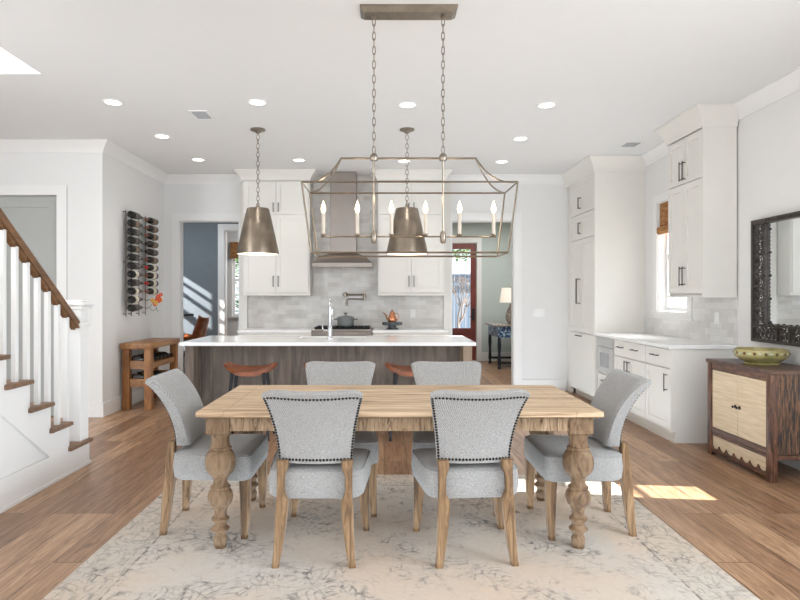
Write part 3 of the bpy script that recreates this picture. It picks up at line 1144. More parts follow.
b = B(); _cp(b, [(-0.149, 0.0), (W, 0.0), (W, D_ - 0.001)], CEIL - 0.001, 1.5, 1.05); obj('crown', b, M['cab'], t, 30)

# base run on the right wall
def rfronts(parent, specs):
    for s in specs:
        front(parent, *s)


RUN = 'base cabinets along the right wall'
DB = XR - 2.69
t = rthing('base_cabinet', 'white base cabinet holding the built-in microwave beside the refrigerator', 7.03, 7.57, RUN, 2.69)
W = 7.57 - 7.03
b = B(); box(b, 0, W, 0.02, DB - 0.001, 0.1, 0.885); box(b, 0, W, 0.09, DB - 0.001, 0, 0.1); obj('body', b, M['cab'], t, 0)
front(t, 'drawer', 0.02, W - 0.015, 0.12, 0.42, 0.02, [(W / 2, 0.35, 0.13, 'h')])
m = thing('microwave_oven', 'stainless built-in microwave drawer under the side counter', 'microwave', (2.69, 7.57, 0.45), -pi / 2)
b = B(); box(b, 0.03, W - 0.02, -0.012, 0.019, 0.0, 0.31, 0.003); mdoor = obj('drawer_front', b, M['steel_l'], m)
b = B(); box(b, 0.13, W - 0.13, -0.014, -0.0125, 0.07, 0.24); obj('viewing_pane', b, M['smoke'], mdoor, 0)
b = B(); box(b, 0.03, W - 0.02, -0.012, 0.019, 0.315, 0.425, 0.003); obj('control_panel', b, M['steel_l'], m)

t = rthing('base_cabinet', 'white base cabinet with wide drawer over double doors, middle of the side counter', 6.18, 7.03, RUN, 2.69)
W = 0.85
b = B(); box(b, 0, W, 0.02, DB - 0.001, 0.1, 0.885); box(b, 0, W, 0.04, DB - 0.001, 0, 0.1); obj('body', b, M['cab'], t, 0)
front(t, 'drawer', 0.02, W - G, 0.70, 0.872, 0.02, [(W * 0.27, 0.80, 0.15, 'h'), (W * 0.72, 0.80, 0.15, 'h')], True)
front(t, 'door', 0.02, W / 2 - G / 2, 0.12, 0.685, 0.02, [(W / 2 - 0.04, 0.60, 0.13, 'v')])
front(t, 'door', W / 2 + G / 2, W - G, 0.12, 0.685, 0.02, [(W / 2 + 0.04, 0.60, 0.13, 'v')])

t = rthing('base_cabinet', 'white base cabinet with one drawer and door at the near end of the side counter', 5.63, 6.18, RUN, 2.69)
W = 0.55
b = B()
box(b, 0, W - 0.02, 0.02, DB - 0.001, 0.1, 0.884)
box(b, 0, W - 0.02, 0.04, DB - 0.001, 0, 0.1)
box(b, W - 0.02, W, 0.04, DB - 0.001, 0.0, 0.1)
box(b, W - 0.02, W, 0.0, DB - 0.001, 0.1, 0.884)
obj('body', b, M['cab'], t, 0)
b = B(); box(b, 0, W + 0.012, 0.03, DB - 0.001, 0.0, 0.03); obj('shoe_moulding', b, M['cab'], t, 0)
front(t, 'drawer', 0.006, W - 0.022, 0.70, 0.872, 0.02, [(W * 0.45, 0.80, 0.15, 'h')], True)
front(t, 'door', 0.006, W - 0.022, 0.12, 0.685, 0.02, [(W - 0.07, 0.56, 0.17, 'v')])
b = B(); box(b, 2.655, XR - 0.013, 5.585, 7.572, 0.885, 0.92, 0.003)
tag(obj('countertop', b, M['quartz'], None, 0), 'white stone countertop on the right wall base cabinets under the window', 'countertop')

# tall upper cabinet right wall
XU = 2.97
t = thing('wall_cabinet', 'tall white four-door wall cabinet right of the kitchen window', 'cabinet', (XU, 6.28, 1.365), -pi / 2)
W = 6.28 - 5.59
d = XR - 0.013 - XU
b = B(); box(b, 0, W - 0.02, 0.02, d, 0.001, CEIL - 1.365 - 0.004); box(b, W - 0.02, W, 0.0, d, 0.001, CEIL - 1.365 - 0.004); box(b, -0.004, W + 0.005, -0.004, d, 0.0, 0.022); obj('body', b, M['cab'], t, 0)
h = W / 2 - 0.01
for (za, zb, hz) in ((0.04, 1.12, 0.21), (1.128, 1.575, 1.25)):
    front(t, 'door', 0.01, h - G / 2, za, zb, 0.02, [(h - 0.03, hz, 0.19, 'v')])
    front(t, 'door', h + G / 2, W - 0.022, za, zb, 0.02, [(h + 0.03, hz, 0.19, 'v')])
b = B(); _cp(b, [(0, d), (0, 0), (W, 0), (W, d)], CEIL - 1.365, 1.5, 1.05); obj('crown', b, M['cab'], t, 30)

# ------------------------------------------------------------------ island
t = thing('kitchen_island', 'long weathered grey wood kitchen island with white stone top', 'kitchen island', (0, 0, 0))
b = B()
box(b, -1.90, 0.79, 6.27, 6.95, 0.0, 0.884)
for xx in (-1.9, -0.62, 0.55):
    box(b, xx, xx + 0.11, 6.255, 6.27, 0.0, 0.884)
for xa, xb in ((-1.79, -0.62), (-0.51, 0.55), (0.66, 0.79)):
    box(b, xa, xb, 6.258, 6.27, 0.0, 0.14)
obj('body', b, M['isle'], t, 0)
b = B(); box(b, 0.79, 0.88, 5.99, 6.95, 0, 0.884, 0.003); obj('end_panel', b, M['isle_post'], t)
b = B(); box(b, -1.99, -1.90, 5.99, 6.95, 0, 0.884, 0.003); obj('end_panel', b, M['isle'], t)
b = B()
outline = [(-2.03, 5.95), (0.915, 5.95), (0.915, 7.0), (-0.2, 7.0), (-0.2, 6.6), (-0.96, 6.6), (-0.96, 7.0), (-2.03, 7.0)]
prism(b, outline, 'z', 0.885, 0.92)
obj('countertop', b, M['quartz'], t, 0)
b = B()
box(b, -0.968, -0.205, 6.602, 6.63, 0.72, 0.912); box(b, -0.968, -0.205, 6.96, 7.02, 0.72, 0.912)
box(b, -0.968, -0.927, 6.63, 6.96, 0.72, 0.912); box(b, -0.233, -0.205, 6.63, 6.96, 0.72, 0.912)
obj('sink', b, M['white_pl'], t, 0)

t = thing('kitchen_faucet', 'chrome pull-down kitchen faucet on the island', 'faucet', (-0.585, 6.5, 0.92))
b = B(); lathe(b, [(0.032, 0), (0.032, 0.01), (0.024, 0.02), (0.024, 0.13), (0.018, 0.14)], 20); obj('base', b, M['chrome'], t)
b = B()
pts = [(0, 0, 0.13), (0, 0, 0.33)] + [(0, 0.09 - 0.09 * cos(a), 0.33 + 0.09 * sin(a)) for a in [pi * k / 10 for k in range(1, 10)]] + [(0, 0.18, 0.32)]
tube(b, pts, 0.014, 12); obj('neck', b, M['chrome'], t)
b = B(); lathe(b, [(0.014, 0.33), (0.02, 0.31), (0.022, 0.22), (0.018, 0.205)], 16, (0, 0.18, 0)); obj('spray_head', b, M['chrome'], t)
b = B(); tube(b, [(-0.02, 0, 0.09), (-0.06, 0, 0.09), (-0.075, 0, 0.1), (-0.082, 0, 0.15)], [0.01, 0.009, 0.007, 0.006], 10); obj('lever', b, M['chrome'], t)

# island stools
def make_stool(label, loc):
    t = thing('counter_stool', label, 'stool', loc, 0, 'stools along the island')
    b = B()
    nu, nv = 21, 9
    top, bot = [], []
    for i in range(nu):
        u = -1 + 2 * i / (nu - 1)
        ra, rb = [], []
        for j in range(nv):
            v = -1 + 2 * j / (nv - 1)
            hw = 0.265 * (1 - 0.12 * v * v)
            x = hw * u
            y = 0.175 * v * (1 - 0.55 * abs(u) ** 2.2) + 0.03 * abs(u) ** 2
            z = 0.668 + 0.058 * abs(u) ** 2.6 - 0.01 * (1 - v * v) + 0.01 * (1 - u * u) * v
            th = 0.056 * (1 - 0.55 * abs(u) ** 3) * (1 - 0.3 * abs(v) ** 4)
            ra.append(b.verts.new((x, y, z)))
            rb.append(b.verts.new((x * 0.97, y * 0.96, z - th)))
        top.append(ra); bot.append(rb)
    fs = []
    for i in range(nu - 1):
        for j in range(nv - 1):
            fs.append(b.faces.new((top[i][j], top[i + 1][j], top[i + 1][j + 1], top[i][j + 1])))
            fs.append(b.faces.new((bot[i][j], bot[i][j + 1], bot[i + 1][j + 1], bot[i + 1][j])))
    for i in range(nu - 1):
        fs.append(b.faces.new((top[i][0], bot[i][0], bot[i + 1][0], top[i + 1][0])))
        fs.append(b.faces.new((top[i][-1], top[i + 1][-1], bot[i + 1][-1], bot[i][-1])))
    for j in range(nv - 1):
        fs.append(b.faces.new((top[0][j], top[0][j + 1], bot[0][j + 1], bot[0][j])))
        fs.append(b.faces.new((top[-1][j], bot[-1][j], bot[-1][j + 1], top[-1][j + 1])))
    bmesh.ops.recalc_face_normals(b, faces=fs)
    obj('seat', b, M['leather'], t, 60)
    for sx in (-1, 1):
        for sy in (-1, 1):
            b = B(); tube(b, [(sx * 0.15, sy * 0.085, 0.642), (sx * 0.21, sy * 0.16, 0.0)], [0.018, 0.012], 10)
            obj('leg', b, M['blackmatte'], t)
    b = B()
    q = 0.195
    c4 = [(-0.193, -0.138), (0.193, -0.138), (0.193, 0.138), (-0.193, 0.138)]
    for a, c in zip(c4, c4[1:] + c4[:1]):
        tube(b, [(a[0], a[1], 0.2), (c[0], c[1], 0.2)], 0.007, 8)
    obj('footrest', b, M['blackmatte'], t)
    return t


s0 = make_stool('tan wooden saddle stool at the left end of the island, fully visible', (-1.31, 5.86, 0))
dup(s0, (-0.53, 5.86, 0), 0, 'tan wooden stool at the island mostly hidden behind the far left dining chair')
dup(s0, (0.268, 5.86, 0), 0, 'tan wooden stool at the island half hidden behind the far right dining chair')

# ------------------------------------------------------------------ rug
b = B(); box(b, -RHX, RHX, -RHY, RHY, 0, 0.012, 0.004)
tag(obj('area_rug', b, M['rug'], None, loc=(RX, RY, 0)), 'large faded beige and grey patterned rug under the dining table', 'rug')

RZ = 0.012
# ------------------------------------------------------------------ dining table
TC = (0.083, 3.64)
t = thing('dining_table', 'long rustic light wood dining table with turned legs on the rug', 'table', (TC[0], TC[1], RZ))
TH = 0.765 - RZ
b = B()
n = 5
for k in range(n):
    ya = -0.485 + 0.97 * k / n
    box(b, -0.93, 0.93, ya + 0.0006, ya + 0.97 / n - 0.0006, TH - 0.028, TH, 0.0015)
box(b, -1.075, -0.9305, -0.485, 0.485, TH - 0.028, TH, 0.003)
box(b, 0.9305, 1.075, -0.485, 0.485, TH - 0.028, TH, 0.003)
obj('tabletop', b, M['table_x'], t)
b = B(); box(b, -1.05, 1.05, -0.46, 0.46, TH - 0.038, TH - 0.029); obj('top_moulding', b, M['table_z'], t, 0)
for (xa, xb, ya, yb_) in ((-0.908, 0.908, -0.43, -0.405), (-0.908, 0.908, 0.405, 0.43), (-1.022, -0.997, -0.318, 0.318), (0.997, 1.022, -0.318, 0.318)):
    b = B(); box(b, xa, xb, ya, yb_, TH - 0.112, TH - 0.0385)
    obj('apron', b, M['apron'], t, 0)
LP = [(0.0285, 0), (0.033, 0.012), (0.038, 0.05), (0.034, 0.058), (0.028, 0.07), (0.034, 0.085), (0.05, 0.098), (0.05, 0.104), (0.04, 0.112),
      (0.031, 0.125), (0.037, 0.14), (0.048, 0.153), (0.048, 0.159), (0.036, 0.168), (0.033, 0.185), (0.035, 0.205), (0.044, 0.222), (0.046, 0.228), (0.058, 0.238),
      (0.066, 0.26), (0.068, 0.278), (0.062, 0.304), (0.05, 0.318), (0.054, 0.324), (0.054, 0.332), (0.045, 0.337), (0.038, 0.35), (0.037, 0.362), (0.042, 0.382), (0.05, 0.392),
      (0.068, 0.41), (0.079, 0.435), (0.0825, 0.462), (0.079, 0.492), (0.068, 0.517), (0.054, 0.531), (0.06, 0.536), (0.06, 0.544), (0.05, 0.55),
      (0.048, 0.60), (0.055, 0.61), (0.055, 0.618), (0.05, 0.63)]
for sx in (-1, 1):
    for sy in (-1, 1):
        b = B()
        lathe(b, LP, 32, (sx * 0.972, sy * 0.38, 0))
        box(b, sx * 0.972 - 0.063, sx * 0.972 + 0.063, sy * 0.38 - 0.063, sy * 0.38 + 0.063, 0.625, TH - 0.0385, 0.006, 2)
        obj('leg', b, M['table_z'], t, 40)


# ------------------------------------------------------------------ dining chairs
def make_chair(label, loc, rz):
    t = thing('dining_chair', label, 'chair', loc, rz, 'upholstered chairs around the dining table')
    z0 = -RZ

    def S(u, v, front_=False):
        w = 0.19 + 0.067 * v ** 1.7 - 0.008 * v ** 12
        z = 0.518 + 0.376 * v + (0.014 * u * u) * v - 0.024 * v ** 8 * abs(u) ** 9
        y = -0.208 - 0.158 * v ** 2.0 + 0.030 * u * u
        th = 0.092 * (1 - 0.32 * v ** 2)
        if front_:
            e = 1 - 0.35 * abs(u) ** 10
            y += th * e
            z -= 0.0
        return Vector((w * u * (0.985 if front_ else 1), y, z + z0))

    b = B()
    nu, nv = 18, 14
    Fr = [[b.verts.new(S(-1 + 2 * i / nu, j / nv, True)) for j in range(nv + 1)] for i in range(nu + 1)]
    Bk = [[b.verts.new(S(-1 + 2 * i / nu, j / nv, False)) for j in range(nv + 1)] for i in range(nu + 1)]
    # rounded top roll: an extra row between
    fs = []
    for i in range(nu):
        for j in range(nv):
            fs.append(b.faces.new((Fr[i][j], Fr[i + 1][j], Fr[i + 1][j + 1], Fr[i][j + 1])))
            fs.append(b.faces.new((Bk[i][j], Bk[i][j + 1], Bk[i + 1][j + 1], Bk[i + 1][j])))
        mt = None
    mids = []
    for i in range(nu + 1):
        p = (Fr[i][nv].co + Bk[i][nv].co) / 2 + Vector((0, 0, 0.014))
        mids.append(b.verts.new(p))
    for i in range(nu):
        fs.append(b.faces.new((Fr[i][nv], Fr[i + 1][nv], mids[i + 1], mids[i])))
        fs.append(b.faces.new((mids[i], mids[i + 1], Bk[i + 1][nv], Bk[i][nv])))
        fs.append(b.faces.new((Fr[i][0], Bk[i][0], Bk[i + 1][0], Fr[i + 1][0])))
    for (i, s) in ((0, -1), (nu, 1)):
        for j in range(nv):
            fs.append(b.faces.new((Fr[i][j], Fr[i][j + 1], Bk[i][j + 1], Bk[i][j])))
        fs.append(b.faces.new((Fr[i][nv], mids[i], Bk[i][nv])))
    bmesh.ops.recalc_face_normals(b, faces=fs)
    back = obj('backrest', b, M['fabric'], t, 50)
    # nailhead trim on the rear face
    b = B()
    path = []
    for k in range(22):
        path.append((-0.968, 0.05 + 0.88 * k / 22))
    for k in range(27):
        path.append((-0.968 + 1.936 * k / 27, 0.93))
    for k in range(22):
        path.append((0.968, 0.93 - 0.88 * k / 22))
    for k in range(21):
        path.append((0.968 - 1.936 * k / 21, 0.05))
    for (u, v) in path:
        p = S(u, v)
        e = 0.01
        du = S(u + e, v) - S(u - e, v)
        dv = S(u, v + e) - S(u, v - e)
        nn = du.cross(dv).normalized()
        if nn.y > 0:
            nn = -nn
        q = nn.to_track_quat('Z', 'Y').to_matrix().to_4x4()
        rings = []
        for (r, h) in ((0.0076, 0.0), (0.0056, 0.004)):
            rings.append([b.verts.new((Matrix.Translation(p) @ q) @ Vector((r * cos(a * pi / 3), r * sin(a * pi / 3), h))) for a in range(6)])
        tp = b.verts.new((Matrix.Translation(p) @ q) @ Vector((0, 0, 0.0055)))
        for a in range(6):
            b.faces.new((rings[0][a], rings[0][(a + 1) % 6], rings[1][(a + 1) % 6], rings[1][a]))
            b.faces.new((rings[1][a], rings[1][(a + 1) % 6], tp))
    obj('nailhead_trim', b, M['nail'], back)

    # seat cushion
    def outline(inset):
        corners = [(-0.248, -0.198, 0.085), (0.248, -0.198, 0.085), (0.275, 0.265, 0.045), (-0.275, 0.265, 0.045)]
        pts = []
        for k, (x, y, r) in enumerate(corners):
            sx, sy = (1 if x > 0 else -1), (1 if y > 0 else -1)
            cx, cy = x - sx * r, y - sy * r
            a0 = [pi, 1.5 * pi, 0, 0.5 * pi][k]
            for m_ in range(7):
                a = a0 + m_ * (pi / 2) / 6
                pts.append((cx + (r) * cos(a), cy + r * sin(a)))
        # widen the middle of the sides a little
        out = []
        for x, y in pts:
            out.append((x * (1 - inset / 0.25), (y - 0.03) * (1 - inset / 0.25) + 0.03))
        return out
    b = B()
    secs = []
    for (z, ins) in ((0.335, 0.012), (0.345, 0.002), (0.40, -0.004), (0.45, 0.0), (0.468, 0.003), (0.48, 0.012), (0.487, 0.028), (0.492, 0.06), (0.495, 0.12), (0.496, 0.2)):
        secs.append([(x, y, z + z0) for x, y in outline(ins)])
    loft(b, secs)
    seat = obj('seat', b, M['fabric'], t, 60)
    b = B(); tube(b, [(x, y, 0.4725 + z0) for x, y in outline(0.0035)], 0.004, 6, closed=True)
    obj('seat_piping', b, M['fabric'], seat)
    # legs
    for s in (-1, 1):
        b = B()
        loft(b, rectsecs([(s * 0.166, -0.207, 0.538 + z0, 0.03, 0.018), (s * 0.164, -0.212, 0.50 + z0, 0.027, 0.021), (s * 0.172, -0.216, 0.46 + z0, 0.018, 0.024), (s * 0.173, -0.22, 0.38 + z0, 0.017, 0.026),
                          (s * 0.165, -0.222, 0.335 + z0, 0.028, 0.028), (s * 0.166, -0.226, 0.30 + z0, 0.030, 0.028), (s * 0.172, -0.235, 0.2 + z0, 0.026, 0.026), (s * 0.183, -0.243, 0.09 + z0, 0.021, 0.022), (s * 0.194, -0.252, 0.0, 0.0175, 0.018)]))
        obj('leg', b, M['leg'], t, 40)
        b = B()
        loft(b, rectsecs([(s * 0.234, 0.226, 0.345 + z0, 0.031, 0.03), (s * 0.235, 0.229, 0.25 + z0, 0.029, 0.028), (s * 0.24, 0.229, 0.12 + z0, 0.024, 0.023), (s * 0.25, 0.226, 0.0, 0.017, 0.017)]))
        obj('leg', b, M['leg'], t, 40)
    return t


c0 = make_chair('grey upholstered dining chair, near left, its studded back to the viewer', (-0.352, 3.27, RZ), 0)
dup(c0, (0.452, 3.28, RZ), radians(4), 'grey upholstered dining chair, near right, its studded back to the viewer')
dup(c0, (-0.31, 3.945, RZ), pi, 'grey upholstered dining chair on the far side of the table, left one')
dup(c0, (0.447, 3.945, RZ), pi + radians(1), 'grey upholstered dining chair on the far side of the table, right one')
dup(c0, (-1.012, 3.63, RZ), -pi / 2, 'grey upholstered dining chair at the left head of the table near the stairs')
dup(c0, (1.165, 3.61, RZ), pi / 2, 'grey upholstered dining chair at the right head of the table near the sideboard')


# ------------------------------------------------------------------ lights: chandelier
CX, CY = 0.151, 3.70
t = thing('linear_chandelier', 'long open cage lantern chandelier with six candle bulbs over the dining table', 'chandelier', (CX, CY, 0))
b = B()
loft(b, [[(-0.297, -0.075, CEIL), (0.297, -0.075, CEIL), (0.297, 0.085, CEIL), (-0.297, 0.085, CEIL)],
         [(-0.297, -0.075, CEIL - 0.012), (0.297, -0.075, CEIL - 0.012), (0.297, 0.085, CEIL - 0.012), (-0.297, 0.085, CEIL - 0.012)],
         [(-0.27, -0.05, CEIL - 0.035), (0.27, -0.05, CEIL - 0.035), (0.27, 0.06, CEIL - 0.035), (-0.27, 0.06, CEIL - 0.035)]])
obj('ceiling_canopy', b, M['nickel'], t, 20)


def bar(bm, p, q, r=0.006):
    tube(bm, [p, q], r * 0.95, 4)


zt, zb, zr = 2.044, 1.632, 2.225
ux, uy, lx, ly = 0.632, 0.19, 0.58, 0.17
b = B()
for (hx, hy, z) in ((ux, uy, zt), (lx, ly, zb)):
    c4 = [(-hx, -hy, z), (hx, -hy, z), (hx, hy, z), (-hx, hy, z)]
    for a, c in zip(c4, c4[1:] + c4[:1]):
        bar(b, a, c)
for sx in (-1, 1):
    for sy in (-1, 1):
        bar(b, (sx * ux, sy * uy, zt), (sx * lx, sy * ly, zb))
        pts = []
        for k in range(11):
            s = k / 10
            pts.append((sx * (0.415 + (ux - 0.415) * (1 - (1 - s) ** 1.0)), sy * uy * s, zr - (zr - zt) * (1 - (1 - s) ** 2.3)))
        tube(b, pts, 0.0052, 6)
bar(b, (-0.42, 0, zr), (0.42, 0, zr), 0.0065)
obj('cage_frame', b, M['nickel'], t, 40)
b = B(); bar(b, (-0.54, 0, 1.742), (0.54, 0, 1.742), 0.005)
for k in range(6):
    x = -0.525 + k * 0.21
    lathe(b, [(0.004, 1.742), (0.006, 1.745), (0.018, 1.755), (0.018, 1.76), (0.013, 1.762)], 14, (x, 0, 0))
obj('candle_bar', b, M['nickel'], t)
for sx in (-1, 1):
    b = B()
    x = sx * 0.213
    tube(b, [(x, 0, zr), (x, 0, 1.72)], 0.0065, 10)
    lathe(b, [(0.012, 1.70), (0.018, 1.715), (0.018, 1.765), (0.012, 1.775)], 14, (x, 0, 0))
    lathe(b, [(0.022, zr - 0.015), (0.026, zr), (0.022, zr + 0.02), (0.012, zr + 0.03)], 14, (x, 0, 0))
    obj('stem', b, M['nickel'], t)
    b = B()
    z = zr + 0.05
    k = 0
    while z < CEIL - 0.05:
        link_curve(b, (x, 0, z), 0.056, 0.018, 0.003, k % 2)
        z += 0.044
        k += 1
    lathe(b, [(0.006, CEIL - 0.06), (0.014, CEIL - 0.05), (0.014, CEIL - 0.035)], 10, (x, 0, 0))
    obj('chain', b, M['nickel'], t)
for k in range(6):
    x = -0.525 + k * 0.21
    b = B(); lathe(b, [(0.0115, 1.762), (0.0115, 1.885), (0.008, 1.888)], 14, (x, 0, 0)); cs = obj('candle_sleeve', b, M['candle'], t)
    b = B(); lathe(b, [(0.006, 1.886), (0.013, 1.90), (0.015, 1.915), (0.011, 1.935), (0.004, 1.955), (0, 1.965)], 14, (x, 0, 0)); obj('flame_bulb', b, M['flame'], cs)
    d = bpy.data.lights.new('candle_glow', 'POINT'); d.energy = 0.5; d.color = (1, 0.82, 0.6); d.shadow_soft_size = 0.02
    lo = bpy.data.objects.new('candle_glow', d); C.objects.link(lo); lo.location = (CX + x, CY, 1.99)


# pendants
def pendant(x, y, label):
    t = thing('pendant_lamp', label, 'pendant light', (x, y, 0), 0, 'metal pendants over the island')
    b = B(); lathe(b, [(0.078, CEIL), (0.078, CEIL - 0.014), (0.06, CEIL - 0.022), (0.05, CEIL - 0.022), (0.03, CEIL - 0.03), (0.012, CEIL - 0.05)], 30); obj('canopy', b, M['nickel'], t)
    b = B()
    z = 2.41
    k = 0
    while z < CEIL - 0.06:
        link_curve(b, (0, 0, z), 0.056, 0.03, 0.0033, k % 2)
        z += 0.046
        k += 1
    obj('chain', b, M['nickel'], t)
    b = B(); lathe(b, [(0.034, 2.305), (0.034, 2.315), (0.018, 2.325), (0.018, 2.35), (0.008, 2.36), (0.008, 2.39)], 18); obj('cap', b, M['nickel'], t)
    b = B(); lathe(b, [(0.218, 1.822), (0.219, 1.84), (0.118, 2.295), (0.112, 2.303), (0.02, 2.305)], 48); 
    sh = obj('lamp_shade', b, M['pendant'], t, 30)
    # remove bottom cap
    bm2 = bmesh.new(); bm2.from_mesh(sh.data)
    dele = [f for f in bm2.faces if len(f.verts) > 8]
    bmesh.ops.delete(bm2, geom=dele, context='FACES'); bm2.to_mesh(sh.data); bm2.free()
    b = B(); lathe(b, [(0.212, 1.824), (0.113, 2.29), (0.01, 2.293)], 40, cap=False); obj('shade_lining', b, M['white_in'], sh, 30)
    d = bpy.data.lights.new('pendant_glow', 'POINT'); d.energy = 1.5; d.color = (1, 0.9, 0.76); d.shadow_soft_size = 0.05
    lo = bpy.data.objects.new('pendant_glow', d); C.objects.link(lo); lo.location = (x, y, 1.98)


pendant(-1.33, 6.33, 'conical pewter pendant lamp hanging over the left part of the island')
pendant(0.243, 6.33, 'conical brass pendant lamp over the island, behind the chandelier')

# recessed lights
RL = [(-2.46, 5.45, 'leftmost of the front row of four'), (-1.15, 5.45, 'second from the left in the front row of four'),
      (0.216, 5.52, 'in the front row between the chandelier chains'), (1.5, 5.53, 'rightmost of the front row of four'),
      (-2.44, 6.6, 'alone in the middle row on the left'), (1.525, 6.7, 'alone in the middle row on the right'),
      (-2.39, 7.72, 'leftmost of the back row of four'), (-1.10, 7.75, 'in the back row in front of the left wall cabinet'),
      (0.26, 7.8, 'in the back row behind the middle pendant chain'), (1.54, 7.84, 'rightmost of the back row of four')]
first = None
for (x, y, where) in RL:
    lb = 'round recessed ceiling light, ' + where
    if first is None:
        t = thing('recessed_light', lb, 'ceiling light', (x, y, CEIL), 0, 'recessed ceiling lights')
        b = B(); lathe(b, [(0.092, 0), (0.092, -0.004), (0.085, -0.008), (0.07, -0.006), (0.07, 0)], 32, cap=False); obj('trim_ring', b, M['trim'], t)
        b = B(); lathe(b, [(0.07, -0.003), (0.0, -0.0035)], 28, cap=False); obj('lens', b, M['lens'], t)
        first = t
    else:
        dup(first, (x, y, CEIL), 0, lb)
    d = bpy.data.lights.new('downlight', 'SPOT'); d.energy = 9; d.spot_size = radians(125); d.spot_blend = 0.6; d.shadow_soft_size = 0.07; d.color = (1, 0.98, 0.96)
    lo = bpy.data.objects.new('downlight', d); C.objects.link(lo); lo.location = (x, y, CEIL - 0.03)

for (x, y, lb) in ((-1.77, 5.83, 'white slatted air vent in the ceiling left of the left pendant'), (2.86, 6.95, 'white slatted air vent in the ceiling above the kitchen window')):
    t = thing('ceiling_vent', lb, 'air vent', (x, y, CEIL), 0, 'ceiling air vents')
    t.scale = (0.62, 0.9, 1) if x < 0 else (0.75, 0.8, 1)
    b = B()
    for q in ((-0.14, 0.14, -0.16, -0.13), (-0.14, 0.14, 0.13, 0.16), (-0.14, -0.11, -0.13, 0.13), (0.11, 0.14, -0.13, 0.13)):
        box(b, *q, -0.008, 0)
    obj('frame', b, M['trim'], t, 0)
    b = B()
    for k in range(13):
        y_ = -0.125 + k * 0.02
        box(b, -0.11, 0.11, y_, y_ + 0.011, -0.006, -0.002)
    box(b, -0.11, 0.11, -0.13, 0.13, -0.002, -0.0005)
    obj('slats', b, M['vent'], t, 0)

# ------------------------------------------------------------------ staircase
SX = -2.435
t = thing('staircase', 'white staircase rising on the left with wooden treads and handrail', 'staircase', (0, 0, 0))
RUNL, RISE, Y0, Z0 = 0.26, 0.198, 4.89, 0.208
NS = 13
# stringer side face with raised frame around a triangular field
zig = [(4.96, 0.0), (4.96, Z0 - 0.03)]
for i in range(NS):
    yn = Y0 - RUNL * i
    zig.append((yn - RUNL, Z0 - 0.03 + RISE * i))
    if i < NS - 1:
        zig.append((yn - RUNL, Z0 - 0.03 + RISE * (i + 1)))
yend = Y0 - RUNL * NS
zig += [(yend, 0.0)]
b = B()
prism(b, zig, 'x', SX - 0.10, SX - 0.02)
obj('stringer_panel', b, M['trim'], t, 0)
b = B()
# raised skirt: zigzag above, diagonal and level lines around the sunk field
sk = [(4.96, 0.0), (4.96, Z0 - 0.03)]
for i in range(NS - 1):
    yn = Y0 - RUNL * i
    sk.append((yn - RUNL, Z0 - 0.03 + RISE * i))
    sk.append((yn - RUNL, Z0 - 0.03 + RISE * (i + 1)))
ye = Y0 - RUNL * (NS - 1)
sk.append((ye, 0.205 + (4.374 - ye) * 0.75))
sk.append((4.374, 0.205))
sk.append((yend, 0.205))
sk.append((yend, 0.0))
prism(b, sk, 'x', SX - 0.02, SX)
obj('raised_trim', b, M['trim'], t, 0)
b = B(); box(b, SX, SX + 0.012, yend, 4.97, 0.0, 0.022); box(b, -3.6, SX, 4.96, 4.972, 0.0, 0.022); obj('shoe_moulding', b, M['trim'], t, 0)
# inside risers and body
b = B()
for i in range(NS):
    yn = Y0 - RUNL * i
    box(b, -3.55, SX - 0.1, yn - RUNL + 0.001, yn - 0.005, 0.0, Z0 - 0.03 + RISE * i)
box(b, -3.55, SX - 0.1, 4.885, 4.96, 0, Z0 - 0.03)
obj('riser_block', b, M['trim'], t, 0)
for i in range(NS):
    yn = Y0 - RUNL * i
    b = B(); box(b, -3.56, SX + 0.028, yn - RUNL - 0.005 if i < NS - 1 else yn - RUNL, yn + 0.025 if i else 4.97, Z0 - 0.03 + RISE * i, Z0 + RISE * i, 0.006, 2)
    obj('tread', b, M['tread'], t)
# balusters
def rail_z(y):
    return 1.165 + (4.80 - y) * 0.762
for k in range(22):
    y = 4.665 - 0.13 * k
    i = int((Y0 + 0.0 - y) // RUNL)
    ztop = rail_z(y) - 0.055
    b = B(); box(b, SX - 0.052, SX - 0.020, y - 0.016, y + 0.016, Z0 + RISE * i, ztop); obj('baluster', b, M['trim'], t, 0)
# handrail
prof = [(-0.033, -0.02), (-0.026, -0.035), (0.026, -0.035), (0.033, -0.02), (0.028, 0.0), (0.033, 0.012), (0.028, 0.03), (0.012, 0.038), (-0.012, 0.038), (-0.028, 0.03), (-0.033, 0.012), (-0.028, 0.0)]
b = B()
loft(b, [[(SX - 0.037 + px, yy, rail_z(yy) + pz) for px, pz in prof] for yy in (4.815, 1.65)])
obj('handrail', b, M['rail'], t, 30)
b = B()
for k in range(22):
    y = 4.665 - 0.13 * k + 0.065
    a, c = y + 0.045, y - 0.045
    prism(b, [(a, rail_z(a) - 0.036), (c, rail_z(c) - 0.036), (c, rail_z(c) - 0.058), (y, rail_z(y) - 0.075), (a - 0.0, rail_z(a) - 0.075)], 'x', SX - 0.055, SX - 0.019)
obj('rail_fillet', b, M['rail'], t, 0)
# newel
b = B()
box(b, -2.565, SX, 4.815, 4.945, Z0, 1.30, 0.003)
obj('newel_post', b, M['trim'], t)
b = B(); box(b, -2.58, SX + 0.015, 4.80, 4.96, 1.135, 1.16, 0.004); obj('newel_collar', b, M['trim'], t)
b = B()
box(b, -2.585, SX + 0.02, 4.795, 4.965, 1.27, 1.30, 0.006)
box(b, -2.60, SX + 0.035, 4.78, 4.98, 1.30, 1.33, 0.008)
box(b, -2.575, SX + 0.01, 4.805, 4.955, 1.33, 1.345, 0.006)
obj('newel_cap', b, M['trim'], t)


